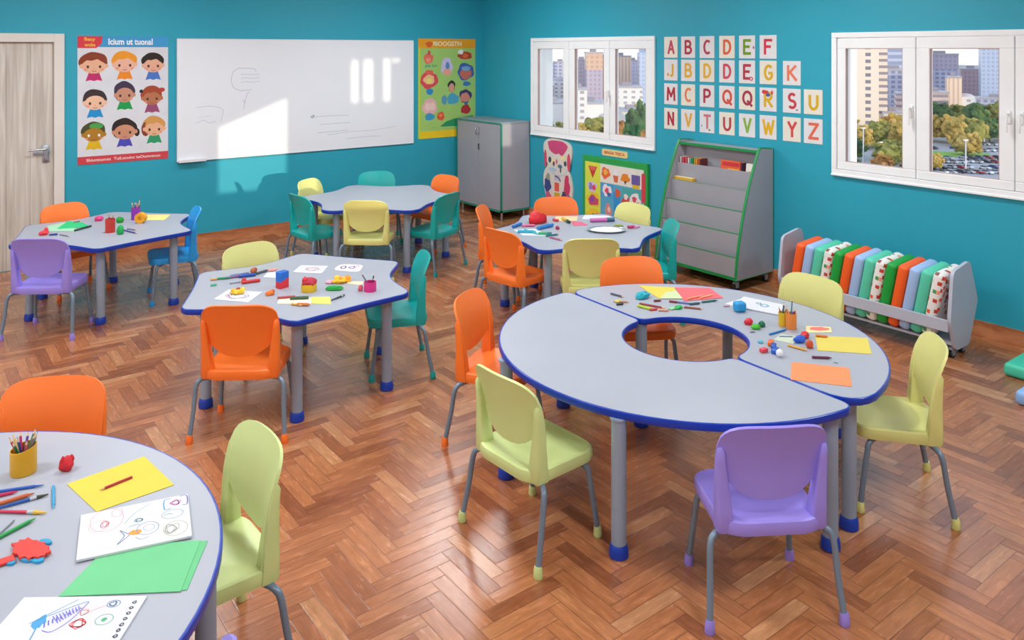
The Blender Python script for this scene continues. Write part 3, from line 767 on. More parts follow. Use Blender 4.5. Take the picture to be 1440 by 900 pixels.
for ri, (z, ls, cs) in enumerate(rows):
    for ci, (L_, h) in enumerate(zip(ls, cs)):
        cw = .17; chh = .205
        word = 'gold' if h[0] in 'd' and h[2] in 'a' or h in ('e2ac2c', 'e6ae34', 'e2aa3a', 'e3b012', 'dba62a') else ('green' if h in ('6f9a1c', '86b23c') else ('orange' if h in ('e87c5c', 'e08458', 'e0603c', 'e26a4c') else 'red'))
        nb = 'next to the window' if ci == 0 else ('ending the row' if ci == len(ls)-1 else 'between letters %s and %s' % (ls[ci-1], ls[ci+1]))
        t = empty('alphabet_card', mat=on_b(ycol[ci], z-.0), label='white card with %s letter %s in the %s row, %s' % (word, L_, rown[ri], nb), cat='letter card', group='alphabet cards on the teal wall')
        b = B(); prism(b, rrect(-cw/2, cw/2, -chh/2, chh/2, .004), .001, .004); finish('card', b, MP('e2e0e2' if (ri+ci) % 3 else 'e8e2d4'), t, False)
        finish('letter', letter_bm(L_, {'W': .125, 'M': .11, 'J': .07, 'Q': .11, 'K': .10, 'Z': .10}.get(L_, .092), .14, .024, .0045, .004 if L_ != 'J' else .016), MP(h), t, False)
        a = Art(.0050)
        if (ri, ci) == (0, 4): a.e(.07, -.005, .008, .013, 'c22a80'); a.done('printed_dot', t)
        elif (ri, ci) == (1, 4): a.e(.045, -.06, .02, .018, 'b93a52'); a.e(.045, -.06, .01, .009, 'f0d8dc'); a.done('printed_dot', t)
        elif (ri, ci) == (1, 0): a.e(-.035, -.045, .013, .018, 'd8a040'); a.done('printed_dot', t)
        elif (ri, ci) == (2, 5): a.blob(-.03, .065, .035, .016, 'd8363c', 3); a.e(.0, .04, .022, .016, '4a5a9a'); a.e(.04, .06, .012, .02, 'd05a4a'); a.done('printed_picture', t)
        elif (ri, ci) == (2, 6): a.e(.05, -.075, .012, .006, '5a7a7a'); a.done('printed_dot', t)
        elif (ri, ci) == (3, 2): a.e(.03, -.075, .012, .008, '5a7a3a'); a.e(-.06, -.04, .005, .012, '4a6a8a'); a.done('printed_dot', t)

# shaped standee (generic animal figure) and picture board under window 1
s = empty('figure_cutout', label='cream animal-shaped cutout with pink hair on the wall under the window', cat='cutout', mat=on_b(-1.52, .60))
prof = [(-.17, -.489), (-.20, -.30), (-.245, -.16), (-.235, -.02), (-.17, .07), (-.215, .14), (-.245, .25), (-.225, .33), (-.13, .375), (.02, .378), (.15, .36), (.235, .31), (.25, .22), (.22, .12), (.18, .05), (.225, -.03), (.26, -.15), (.25, -.29), (.2, -.489)]
b = B(); prism(b, [tuple(p)[:2] for p in cat([(x, y, 0) for x, y in prof], 3)], .002, .022); finish('cutout_board', b, MP('ddd6cc'), s, False)
a = Art(.0225)
a.poly([tuple(p)[:2] for p in cat([(-.17, .335, 0), (-.14, .25, 0), (-.08, .215, 0), (-.02, .2, 0), (.03, .215, 0), (.08, .19, 0), (.14, .24, 0), (.185, .31, 0), (.1, .355, 0), (0, .36, 0), (-.1, .355, 0)], 2)], 'cf4a7c')
a.e(-.21, .14, .025, .10, 'd44a66'); a.e(.2, .13, .03, .10, 'd44a66'); a.e(-.10, .12, .06, .025, 'f0e2a0'); a.e(.1, .17, .05, .02, 'f0e2a0')
a.e(-.13, .13, .028, .035, '3c5468'); a.e(-.06, .09, .018, .03, '6a4a5c'); a.e(.14, .11, .025, .03, '3c5468'); a.e(.05, .07, .04, .022, '4a7a8c'); a.e(.06, .03, .012, .035, '3a5a6a')
a.e(-.01, .12, .015, .03, 'd2607c'); a.e(-.08, .02, .07, .022, 'a8c8e4'); a.line([(-.1, -.01, 0), (0, -.04, 0), (.12, -.02, 0), (.17, .04, 0)], .012, 'b9ccd8')
a.r(-.05, .05, -.10, -.03, 'c3bcd4'); a.line([(-.04, -.05, 0), (.02, -.06, 0), (.06, -.1, 0)], .02, '5a6478'); a.r(-.045, .035, -.22, -.12, 'e2604c'); a.r(-.05, .045, -.33, -.235, 'cfa824')
a.blob(-.17, -.17, .06, .08, '3a4a8c', 3); a.blob(-.16, -.07, .035, .04, '98a08c', 5); a.blob(-.155, -.3, .05, .06, 'c85a80', 7)
a.blob(.17, -.14, .05, .12, 'cc3c66', 9); a.blob(.12, -.26, .045, .05, '3e4868', 11); a.blob(.2, -.28, .04, .05, '8a6a8c', 13)
a.done('printed_pattern', s)

s = empty('picture_board', label='green-framed picture board full of small coloured pictures, under the window', cat='picture board', mat=on_b(-2.447, .55))
b = B(); box(b, -.48, .48, -.45, .30, .002, .035, bev=.004); finish('board_back', b, M('2aa24c', .5), s, False)
a = Art(.0355); a.r(-.44, .43, -.44, .235, 'cfe0d0'); a.r(-.44, -.20, -.44, .235, 'dce04c'); a.r(-.20, .42, .04, .225, 'e6e0d8'); a.r(-.2, .42, -.44, .035, '58a8cc')
a.r(-.2, .0, -.12, .035, '4aa0d4'); a.r(.0, .1, -.44, -.04, '2f8fd0'); a.r(.12, .42, -.2, .02, '4aa8a8')
a.r(.40, .455, -.1, .2, 'd23c48', .02)
a.done('board_print', s)
def pic(shapes, seed):
    a = Art(.0362)
    for i, (k_, *q_) in enumerate(shapes):
        if k_ == 'b': a.blob(*q_, seed+i)
        elif k_ == 'p': a.poly(q_[0], q_[1])
        else: a.r(*q_)
    a.done('small_picture', s)
pic([('p', [(-.39, .19), (-.25, .19), (-.32, .06)], 'c83c34'), ('b', -.32, .17, .05, .025, 'e0685a')], 1)
pic([('b', -.12, .14, .065, .06, 'e86a34'), ('b', -.12, .15, .03, .03, 'f2b04a')], 3)
pic([('p', [(-.01, .13), (.07, .13), (.06, .06), (.01, .06)], 'd86a48'), ('b', .03, .165, .03, .03, 'e8e4f0')], 6)
pic([('b', .17, .12, .065, .045, 'e88a2a'), ('p', [(.15, .09), (.19, .09), (.17, .05)], '4a4a34')], 9)
pic([('r', .26, .38, .07, .17, '6a5aa0'), ('r', .27, .37, .03, .07, 'e0b82c')], 12)
pic([('b', -.33, -.03, .075, .06, 'cfc3d8'), ('b', -.35, -.03, .03, .04, '9a7ac0'), ('b', -.3, -.04, .03, .03, 'd84a6c')], 15)
pic([('b', -.10, -.04, .07, .06, 'f0e6ee'), ('b', -.1, -.045, .03, .03, 'd8486c'), ('b', -.07, -.08, .03, .02, '3c6ab0')], 18)
pic([('b', .06, -.05, .04, .045, 'd0603c')], 21)
pic([('b', -.31, -.17, .10, .075, 'e8c42c'), ('b', -.31, -.18, .08, .055, 'c84a6c'), ('b', -.33, -.17, .03, .03, '8a4ab0')], 24)
pic([('b', .18, -.12, .055, .07, 'd04a44'), ('b', .18, -.07, .03, .03, 'e8dcd8')], 27)
pic([('b', .31, -.09, .08, .07, 'e8e6e4'), ('b', .3, -.08, .03, .03, 'd8506a'), ('b', .35, -.13, .03, .03, 'd8708a')], 30)
pic([('b', -.30, -.34, .12, .07, 'eec62a'), ('b', -.3, -.35, .05, .03, '3a6a3a'), ('b', -.25, -.33, .03, .02, 'd84a34')], 33)
pic([('b', -.08, -.27, .05, .09, 'de8a84'), ('b', -.07, -.24, .02, .03, 'f2d2c0')], 36)
pic([('b', .05, -.40, .07, .035, 'b83a60'), ('b', .2, -.38, .06, .04, 'a04a6c')], 39)
b = B(); prism(b, rrect(-.20, .18, -.035, .035, .02), .001, .006)
t = empty('title_strip', label='small cream strip of red lettering above the green picture board', cat='sign', mat=on_b(-2.44, .905))
finish('strip_card', b, MP('ecd08c'), t, False); finish('strip_lettering', text_bm('BINGIA TRECA', .30, .032, .0066, .03, -.01, 0), MP('c8502c'), t, False)

# ================================================================== GREY CABINET
c = empty('storage_cabinet', label='grey two-door cabinet with green edging in the corner of the room', cat='cabinet')
x0, x1, y0, y1, z0, z1 = -.44, -.012, -1.0, -.08, .10, 1.15
GEDGE = M('1f8a72', .45, .04)
b = B(); box(b, x0+.018, x1, y0, y1, z0+.02, z1-.02, bev=.002); finish('carcass', b, GREYB, c, False)
b = B(); box(b, x0, x1, y0-.004, y1+.004, z1-.022, z1, bev=.002); finish('top_panel', b, M('8f9aa0', .5), c, False)
b = B(); e = .009
box(b, x0-.004, x0+.02, y0-.006, y0+e, z0, z1-.022); box(b, x0-.004, x0+.02, y1-e, y1+.006, z0, z1-.022)
box(b, x0-.004, x1, y0-.006, y1+.006, z0, z0+.02); box(b, x0-.006, x0+.004, y0-.006, y1+.006, z1-.024, z1-.008)
finish('edge_strip', b, GEDGE, c, False)
ym = (y0+y1)/2
for s, a0, a1 in ((1, y0+e+.002, ym-.002), (-1, ym+.002, y1-e-.002)):
    b = B(); box(b, x0, x0+.018, a0, a1, z0+.022, z1-.026, bev=.0015); dd = finish('cabinet_door', b, GREYB, c, False)
    hy = ym-.025 if s == 1 else ym+.025
    if s == 1:
        b = B(); tube(b, [(x0-.002, hy, .80), (x0-.012, hy, .805), (x0-.014, hy, .86), (x0-.002, hy, .865)], .006); finish('lock_handle', b, DARKP, dd)
    b = B(); tube(b, [(x0, hy, .98), (x0-.02, hy, .985), (x0-.022, hy, 1.05), (x0, hy, 1.06)], .006); finish('door_pull', b, CHROME, dd)
for x in (x0+.05, x1-.05):
    for y in (y0+.05, y1-.06):
        b = B(); tube(b, [(x, y, 0), (x, y, z0+.001)], .014, 12); finish('leg', b, CHROME, c)

# ================================================================== BOOK DISPLAY
s = empty('book_display', label='grey tiered book display on castors with green edging', cat='bookshelf')
GRN = M('149048', .42, .05)
LY0, LY1 = -4.37, -3.47   # near / far side
sp = [(-.52, .09), (-.012, .09), (-.012, 1.15), (-.17, 1.165), (-.20, 1.15), (-.25, 1.06), (-.33, .88), (-.40, .68), (-.46, .46), (-.50, .26)]
def side(y, t=.02):
    pts = cat([(x, z, 0) for x, z in sp[2:]]+[(sp[0][0], sp[0][1], 0)], 3)
    pts = [(sp[1][0], sp[1][1])]+[(p.x, p.y) for p in pts]
    b = B(); prism(b, pts, -t/2, t/2)
    bmesh.ops.transform(b, matrix=Matrix(((1, 0, 0, 0), (0, 0, 1, y), (0, 1, 0, 0), (0, 0, 0, 1))), verts=b.verts)
    o = finish('side_panel', b, GREYB, s, False)
    b = B(); n = len(pts); ctr = Vector((-.25, .6))
    R = []
    for i in range(n):
        tt = Vector(pts[(i+1) % n])-Vector(pts[i-1]); tt.normalize(); nn = Vector((tt.y, -tt.x))
        if nn.dot(Vector(pts[i])-ctr) < 0: nn = -nn
        p = Vector(pts[i]); R.append([b.verts.new((p.x+nn.x*o_, y+yy, p.y+nn.y*o_)) for o_, yy in ((-.005, -t/2-.0012), (.003, -t/2-.0012), (.003, t/2+.0012), (-.005, t/2+.0012))])
    for i in range(n):
        for j in range(4): b.faces.new((R[i][j], R[(i+1) % n][j], R[(i+1) % n][(j+1) % 4], R[i][(j+1) % 4]))
    finish('side_edging', b, GRN, o)
side(LY0+.01); side(LY1-.01)
ya, yb = LY0+.022, LY1-.022
tiers = [(-.50, .11, .272), (-.445, .235, .457), (-.385, .42, .635), (-.32, .60, .805), (-.245, .77, .955)]
for i, (x, za, zb) in enumerate(tiers):
    b = B(); box(b, x, x+.014, ya, yb, za, zb, bev=.001); fr = finish('tier_front', b, GREYB, s, False)
    if i < 4:
        b = B(); box(b, x-.001, x+.015, ya, yb, zb, zb+.004); finish('tier_edging', b, GRN if i < 3 else M('7fa48c', .5), fr, False)
    b = B(); box(b, x+.014, x+.055, ya, yb, za, za+.012); finish('tier_shelf', b, GREYB, s, False)
for x, za, zb in ((-.415, .27, .5), (-.335, .455, .68), (-.255, .635, .86), (-.17, .80, 1.02)):
    pass
b = B(); box(b, -.03, -.014, ya, yb, .11, 1.135); finish('back_panel', b, GREYB, s, False)
b = B(); box(b, -.17, -.03, ya, yb, .80, .812); box(b, -.115, -.10, ya, yb, .81, 1.12); finish('top_tier_back', b, GREYB, s, False)
b = B(); box(b, -.20, -.012, ya, yb, 1.125, 1.137); finish('top_panel', b, GREYB, s, False)
b = B(); box(b, -.203, -.196, ya, yb, 1.12, 1.142); finish('top_edging', b, GRN, s, False)
b = B(); box(b, -.505, -.012, ya, yb, .085, .11); finish('base_panel', b, GRN, s, False)
def castor(par, x, y, r=.028, h=.085, body=M('9aa0a8', .4)):
    b = B(); lathe(b, [(.008, h-.02), (.008, h)], 10); box(b, -.02, .02, -.018, .018, h-.035, h-.02, bev=.003)
    box(b, -.02, .02, -.017, -.012, r*.7, h-.02); box(b, -.02, .02, .012, .017, r*.7, h-.02)
    bmesh.ops.transform(b, matrix=Matrix.Translation((x, y, 0)), verts=b.verts); o = finish('castor', b, body, par)
    b = B()
    for q_ in (-.009, .009): tube(b, [(x, y+q_-.006, r), (x, y+q_+.006, r)], r, 16)
    finish('castor_wheel', b, DARKP, o)
for x in (-.46, -.06):
    for y in (LY0+.05, LY1-.05): castor(s, x, y)
# books standing in the top tier and one in the next
def book(x, y, z, w, th, h, col, label, tilt=0., spine='ece8e0', pic_=None, lay=None):
    """th along y, w along x, standing"""
    t = empty('picture_book', (x, y, z), 0, label, 'book', 'books in the display')
    t.rotation_euler = (tilt, 0, 0)
    b = B(); box(b, -.002, w, -th/2+.0012, th/2-.0012, .002, h-.002); finish('pages', b, MP('efe9dc'), t, False)
    b = B(); box(b, -.005, w+.002, -th/2, -th/2+.0012, 0, h); box(b, -.005, w+.002, th/2-.0012, th/2, 0, h); box(b, -.005, -.002, -th/2, th/2, 0, h); finish('cover', b, MP(col), t, False)
    return t
bx = -.222; bz = .853
specs = [(-3.515, 'e8e0da', .022, 'white book at the end of the top tier beside a pink one'), (-3.545, 'd84060', .030, 'pink-red thick book standing in the top tier'), (-3.578, 'd2505c', .024, 'rosy red book standing between the thick pink book and a pale one'),
         (-3.607, 'cfdcd6', .02, 'pale grey book standing beside the green one'), (-3.629, '8fc9c0', .012, 'thin mint book standing beside the green one'), (-3.652, '0f8a4c', .026, 'dark green book standing in the top tier'),
         (-3.676, 'd8c84c', .012, 'thin yellow book beside the dark green one'), (-3.70, 'e08a34', .026, 'orange book standing next to the brown one'), (-3.727, 'b85a30', .022, 'brown-orange book standing between orange and maroon books'), (-3.75, '6a2c30', .014, 'thin maroon book ending the row of spines')]
for y, h, th, lb in specs: book(bx+.012, y, bz, .08, th-.002, .155+random.uniform(-.006, .006), h, lb)
# two face-out books
def face_book(y, w, h, label, cols, z=bz, x=-.19, th=.018, lean=.12):
    t = empty('picture_book', (x, y, z), 0, label, 'book', 'books in the display'); t.rotation_euler = (0, lean, 0)
    b = B(); box(b, 0, th, -w/2, w/2, 0, h); finish('cover', b, MP(cols[0]), t, False)
    a = Art(0.0)
    for q_ in cols[1:]: a.r(*q_)
    a.b.transform(Matrix(((0, 0, -1, -.0006), (-1, 0, 0, 0), (0, 1, 0, 0), (0, 0, 0, 1)))); a.done('cover_print', t)
face_book(-4.05, .215, .17, 'red and orange picture book showing its cover in the top tier', ['e8622c', (-.09, .09, .12, .155, 'c83038'), (-.10, -.04, .03, .09, 'eea01c'), (-.03, .09, .085, .10, 'f2cc44'), (-.02, .08, .03, .075, 'f4ecc0')])
book(-.19, -4.175, bz, .08, .02, .165, '5a2c44', 'dark maroon book standing beside the red picture book')
face_book(-4.27, .12, .165, 'white picture book with yellow spot in the corner of the top tier', ['e8e6dc', (-.03, .05, .04, .10, 'e6b820')])
t = empty('picture_book', (-.285, -3.60, .678), 0, 'mustard yellow book lying in the second tier', 'book', 'books in the display')
b = B(); box(b, -.012, .03, -.12, .095, 0, .152, bev=.002); finish('cover', b, MP('e0a828'), t, False)
b = B(); box(b, -.010, .028, -.118, .093, .152, .156); finish('pages', b, MP('eee0b8'), t, False)

# ================================================================== CUSHION RACK
r = empty('cushion_rack', label='low grey rack on castors holding a row of upright cushions', cat='rack')
RG = M('b6bccb', .45, .03)
py_ = [(-.585, .06), (-.40, .06), (-.27, .33), (-.38, .60), (-.42, .605), (-.605, .575), (-.625, .55), (-.665, .26)]
RY0, RY1 = -6.13, -4.86
for y in (RY0, RY1-.022):
    b = B(); prism(b, [tuple(p) for p in fillet([Vector(p) for p in py_], .03, 4)], 0, .022, bev=.003)
    bmesh.ops.transform(b, matrix=Matrix(((1, 0, 0, 0), (0, 0, 1, y), (0, 1, 0, 0), (0, 0, 0, 1))), verts=b.verts); finish('end_panel', b, RG, r, False)
b = B(); box(b, -.585, -.39, RY0+.022, RY1-.022, .085, .10); finish('bottom_shelf', b, RG, r, False)
b = B(); box(b, -.655, -.64, RY0+.022, RY1-.022, .185, .262, bev=.002); finish('front_rail', b, RG, r, False)
b = B(); box(b, -.315, -.302, RY0+.022, RY1-.022, .23, .33, bev=.002); finish('rear_rail', b, RG, r, False)
for x in (-.56, -.42):
    for y in (RY0+.04, RY1-.04): castor(r, x, y, .026, .085, M('8f949e', .4))
def printed():
    m = bpy.data.materials.new('leaf_print_fabric'); m.use_nodes = True
    n = m.node_tree.nodes; l = m.node_tree.links; b = n['Principled BSDF']
    tc = n.new('ShaderNodeTexCoord'); vo = n.new('ShaderNodeTexVoronoi'); vo.distance = 'CHEBYCHEV'; vo.inputs['Scale'].default_value = 24
    l.new(tc.outputs['Object'], vo.inputs['Vector'])
    sc = n.new('ShaderNodeSeparateColor'); l.new(vo.outputs['Color'], sc.inputs[0])
    r = n.new('ShaderNodeValToRGB'); r.color_ramp.interpolation = 'CONSTANT'; e = r.color_ramp.elements
    e[0].position = 0; e[0].color = (*rgb('e8603c'), 1); e[1].position = .4; e[1].color = (*rgb('3a9a5c'), 1)
    for p, h in ((.55, 'c8402c'), (.7, 'f2a088'), (.85, '8a5a4c')): t = e.new(p); t.color = (*rgb(h), 1)
    l.new(sc.outputs[0], r.inputs['Fac'])
    th = n.new('ShaderNodeMath'); th.operation = 'LESS_THAN'; th.inputs[1].default_value = .31; l.new(vo.outputs['Distance'], th.inputs[0])
    mx = n.new('ShaderNodeMix'); mx.data_type = 'RGBA'; l.new(th.outputs[0], mx.inputs['Factor']); mx.inputs[6].default_value = (*rgb('ecebe8'), 1); l.new(r.outputs['Color'], mx.inputs[7])
    l.new(mx.outputs[2], b.inputs['Base Color']); b.inputs['Roughness'].default_value = .6
    return m
PRINT = printed()
def cushion_bm(w, h, t):
    """w along x, h along z, t along y, soft box"""
    b = B(); box(b, -w/2, w/2, -t/2, t/2, 0, h)
    bmesh.ops.bevel(b, geom=list(b.edges), offset=t*.36, segments=4, affect='EDGES', profile=.5)
    return b
cc = {'orange': 'f4601e', 'light blue': 'a0c0ec', 'mint': '58cfae', 'green': '0aa03c', 'leaf-print': None}
order = ['orange', 'light blue', 'mint', 'leaf-print', 'green']*3
order = order[:14]
base = {}
place = ['beside the far end panel', 'second in the row', 'third in the row', 'first of the printed ones', 'fifth in the row, after the first printed one', 'sixth in the row', 'seventh in the row', 'eighth in the row', 'middle one of the printed ones', 'second of the two greens', 'last of the oranges', 'last of the light blues', 'last of the mints', 'fat and resting against the near end panel']
place[4] = 'first of the two greens'; place[5] = 'middle one of the oranges'; place[6] = 'middle one of the light blues'; place[7] = 'middle one of the mints'
place[0] = 'first of the oranges, by the far end panel'; place[1] = 'first of the light blues'; place[2] = 'first of the mints'
N = 14; tilt = .22
for i, k_ in enumerate(order):
    m = PRINT if k_ == 'leaf-print' else M(cc[k_], .5, .03, bump=.1)
    y = -4.922-(i+.3)*(.0775)
    if k_ not in base: o = finish('cushion', cushion_bm(.29, .445, .074), m); base[k_] = o
    else: o = base[k_].copy(); C.objects.link(o)
    o.location = (-.478, y, .124); o.rotation_euler = (tilt, -.07, 0)
    tag(o, '%s square cushion standing in the rack, %s' % (k_, place[i]), 'cushion', 'cushions in the rack')
# floor cushions
b = B(); box(b, -.178, .178, -.195, .195, 0, .08); bmesh.ops.bevel(b, geom=list(b.edges), offset=.025, segments=4, affect='EDGES', profile=.5)
o = finish('floor_cushion', b, M('45c6a4', .5, .03)); o.location = (-.432, -6.608, 0); tag(o, 'mint green square cushion lying on the floor near the rack', 'cushion', 'cushions on the floor')
b = B(); box(b, -.178, .178, -.195, .195, 0, .08); bmesh.ops.bevel(b, geom=list(b.edges), offset=.025, segments=4, affect='EDGES', profile=.5)
o = finish('floor_cushion', b, M('8ab6ea', .5, .03)); o.location = (-.822, -6.818, 0); o.rotation_euler.z = 0; tag(o, 'light blue cushion lying on the floor beyond the mint one', 'cushion', 'cushions on the floor')
# ================================================================== THINGS ON THE TABLES
ZT = TZ+.0007
def quad(P, z):
    W = [at(p[0], p[1], z) for p in P]; c = sum(W, Vector())/4
    return [Vector((p.x-c.x, p.y-c.y)) for p in W], c
def sheet(label, P, col, z=ZT, th=.0012, name='paper_sheet', group=None, art=None, rnd=0., catg='paper'):
    """P: four corners, first pair = far edge, going round"""
    L, c = quad(P, z)
    t = empty(name, (c.x, c.y, z), 0, label, catg, group)
    b = B(); pts = [tuple(p) for p in (fillet(L, rnd, 5) if rnd else L)]; prism(b, pts, 0, th); finish('sheet', b, MP(col), t, False)
    if art:
        def mp(u, v):
            a = L[0]*(1-u)+L[1]*u; d_ = L[3]*(1-u)+L[2]*u; q = a*(1-v)+d_*v; return (q.x, q.y)
        for nm, items in art:
            A = Art(th+.0001)
            for it in items:
                if it[0] == 'l': A.line([(*mp(u, v), 0) for u, v in it[1]], it[2], it[3], 4)
                elif it[0] == 'o':
                    _, u, v, ru, rv_, w_, h_ = it; A.line([(*mp(u+ru*math.cos(a), v+rv_*math.sin(a)), 0) for a in [2*PI*k/14 for k in range(15)]], w_, h_, 2)
                elif it[0] == 's':
                    _, u, v, ru, rv_, w_, h_, sd_ = it; A.line([(*mp(p.x, p.y), 0) for p in scrib(u, v, ru, rv_, 3, sd_)], w_, h_, 1)
                elif it[0] == 'f':
                    _, u, v, ru, rv_, h_, sd_ = it; R_ = random.Random(sd_)
                    A.poly([mp(u+ru*math.cos(a)*(1+R_.uniform(-.2, .2)), v+rv_*math.sin(a)*(1+R_.uniform(-.2, .2))) for a in [2*PI*k/16 for k in range(16)]], h_)
            A.done(nm, t)
    return t
def pen(label, p1, p2, col, r=.004, kind='pencil', z=ZT, tip=None, group=None, cap=None, name=None):
    a, c = at(*p1, z), at(*p2, z); d_ = c-a; Ln = d_.length; rz = math.atan2(d_.y, d_.x)
    nm = name or {'pencil': 'colored_pencil', 'crayon': 'crayon', 'marker': 'marker_pen', 'brush': 'paint_brush', 'stick': 'craft_stick'}[kind]
    t = empty(nm, (a.x, a.y, z), rz, label, {'pencil': 'pencil', 'crayon': 'crayon', 'marker': 'marker', 'brush': 'brush', 'stick': 'stick'}[kind], group)
    def tb(n_, x0, x1, r0, r1, h_, seg=12):
        b = B(); tube(b, [(x0, 0, r), (x1, 0, r)], [r0, r1], seg); finish(n_, b, MPL(h_), t)
    if kind == 'pencil': tb('barrel', 0, Ln*.86, r, r, col, 6); tb('wood_tip', Ln*.86, Ln*.97, r, r*.3, tip or 'dcb488'); tb('lead', Ln*.97, Ln, r*.3, r*.05, col)
    elif kind == 'crayon': tb('barrel', 0, Ln*.86, r, r, col); tb('wax_tip', Ln*.86, Ln, r*.8, r*.3, col)
    elif kind == 'marker': tb('barrel', 0, Ln*.68, r*.92, r, col); tb('cap', Ln*.68, Ln, r*1.1, r*.95, cap or col)
    elif kind == 'brush': tb('barrel', 0, Ln*.72, r*.6, r, col); tb('ferrule', Ln*.72, Ln*.82, r, r*1.05, 'b8bcc0'); tb('bristles', Ln*.82, Ln, r*1.3, r*.4, tip or '3a3228')
    else:
        b = B(); box(b, 0, Ln, -r, r, 0, .003, bev=.001); finish('stick_blade', b, MP(col), t, False)
    return t
def dough_bm(w, d_, h, seed, lobes=0, sub=3):
    b = B(); bmesh.ops.create_icosphere(b, subdivisions=sub, radius=1.)
    for v in b.verts:
        n_ = noise.noise(v.co*1.6+Vector((seed*3.1, seed, 0)))
        f = 1+.28*n_
        if lobes: f *= 1+.16*math.cos(lobes*math.atan2(v.co.y, v.co.x)+seed)*(1-abs(v.co.z))
        v.co = Vector((v.co.x*w/2*f, v.co.y*d_/2*f, max(0, (v.co.z*f*.62+.42))*h))
    bmesh.ops.remove_doubles(b, verts=b.verts, dist=1e-5)
    return b
def dough(label, p, w, d_, h, col, seed=1, lobes=0, rz=0., group=None, parts=(), name='dough_lump', z=ZT):
    a = at(*p, z); m = MD(col)
    if not parts:
        o = finish(name, dough_bm(w, d_, h, seed, lobes), m); o.location = (a.x, a.y, z); o.rotation_euler.z = rz
        return tag(o, label, 'modelling dough', group)
    t = empty(name, (a.x, a.y, z), rz, label, 'modelling dough', group)
    finish('dough_base', dough_bm(w, d_, h, seed, lobes), m, t)
    for i, (nm, dx, dy, dz, w2, d2, h2, c2) in enumerate(parts):
        b = dough_bm(w2, d2, h2, seed+i+1, 0, 2); bmesh.ops.transform(b, matrix=Matrix.Translation((dx, dy, dz)), verts=b.verts); finish(nm, b, MD(c2), t)
    return t
def cup(label, p, r, h, col, name='pencil_cup', oval=1., rz=0., seed=0, pens=(), where='', slant=0., square=False):
    a = at(*p, ZT); t = empty(name, (a.x, a.y, ZT), rz, label, 'pencil cup', 'pencil cups on the tables')
    b = B(); lathe(b, [(r*.97, 0), (r, .003), (r, h), (r-.003, h), (r-.003, .004)], 28, sx=1., sy=oval)
    if slant:
        for v in b.verts:
            if v.co.z > h*.5: v.co.z += slant*v.co.x/r*h
    finish('cup_body', b, MPL(col), t)
    R = random.Random(seed); n_ = len(pens)
    for i, (pn, pc, ln) in enumerate(pens):
        an = 2*PI*i/n_+.5; rr = r*.62; x0, y0 = rr*.3*math.cos(an+2.6), rr*.3*math.sin(an+2.6)*oval; x1, y1 = rr*math.cos(an), rr*math.sin(an)*oval
        bz = Vector((x0, y0, .006)); dr = (Vector((x1, y1, h))-bz).normalized()
        c_, s_ = math.cos(rz), math.sin(rz)
        q = dr.to_track_quat('X', 'Z').to_matrix().to_4x4()
        mw = Matrix.Translation((a.x, a.y, ZT)) @ Matrix.Rotation(rz, 4, 'Z') @ Matrix.Translation(bz) @ q
        pt = empty('colored_pencil', label='%s standing in %s' % (pn, where), cat='pencil', group='pencils in '+where, mat=mw)
        rad = .0042 if r > .03 else .0036
        b = B(); tube(b, [(0, 0, 0), (ln*.86, 0, 0)], rad, 8); finish('barrel', b, MPL(pc), pt)
        b = B(); tube(b, [(ln*.86, 0, 0), (ln*.96, 0, 0)], [rad, rad*.35], 8); finish('wood_tip', b, MPL('e2c09a'), pt)
        b = B(); tube(b, [(ln*.96, 0, 0), (ln, 0, 0)], [rad*.35, rad*.08], 8); finish('lead', b, MPL(pc), pt)
    return t

# ---- solid round table
G = 'papers on the solid round table'
sheet('yellow paper lying on the solid round table under a red pencil', [(94, 681), (203, 642), (245, 682), (136, 720)], 'd8c548', group=G)
pen('dark red pencil lying on the yellow paper', (185.5, 672.5), (140, 691), 'b0242c', .0042, z=ZT+.0013)
sheet('green paper partly under the white drawing pad', [(150, 770), (282, 760), (254, 832), (82, 839)], '6cc48a', z=ZT+.0013, group=G)
sheet('second green paper sticking out beneath the first green one', [(190, 772), (292, 760.5), (263, 830), (120, 838)], '66bf84', group=G)
sheet('white pad with pink, teal and blue pen drawings on the solid round table', [(114, 727), (264, 697), (270, 756), (107, 791)], 'd4d6dc', z=ZT+.003, th=.006, name='drawing_pad', group=G, catg='drawing pad', art=[
    ('pink_drawing', [('o', .24, .25, .15, .26, .0016, 'e09aa4'), ('o', .17, .36, .09, .12, .0016, 'e8a8ac'), ('o', .33, .12, .05, .10, .0014, 'e09aa4'), ('s', .22, .34, .05, .09, .0014, 'd8707c', 3)]),
    ('teal_drawing', [('l', [(.40, .42), (.48, .24), (.58, .12), (.64, .05)], .0018, '6fa8b0'), ('s', .53, .40, .05, .05, .0018, '4a98a0', 5), ('l', [(.44, .52), (.50, .50), (.54, .52)], .002, '4a98a0')]),
    ('fish_drawing', [('f', .50, .67, .06, .06, 'e89a44', 4), ('o', .61, .63, .10, .14, .0018, '6a88b0'), ('o', .62, .62, .05, .07, .0016, '8aa4c0'), ('l', [(.44, .68), (.36, .56), (.40, .70), (.34, .86), (.45, .70)], .0022, '4a6c9c'), ('l', [(.5, .78), (.55, .85), (.62, .82)], .0016, '6a88b0')]),
    ('frame_drawing', [('l', [(.83, .04), (.77, .06), (.77, .28), (.83, .28)], .003, '3a8ec4'), ('l', [(.92, .02), (.985, .03), (.985, .24), (.94, .25)], .003, '5a5cb8'), ('s', .88, .16, .06, .08, .0022, 'c45ab0', 8)]),
    ('green_drawing', [('o', .84, .42, .10, .10, .0016, '5a9a8c'), ('l', [(.76, .42), (.80, .40), (.84, .42)], .002, '2a9a80'), ('o', .86, .76, .11, .16, .0016, 'a8ac7c'), ('s', .82, .74, .08, .13, .0014, '8c9470', 11)])])
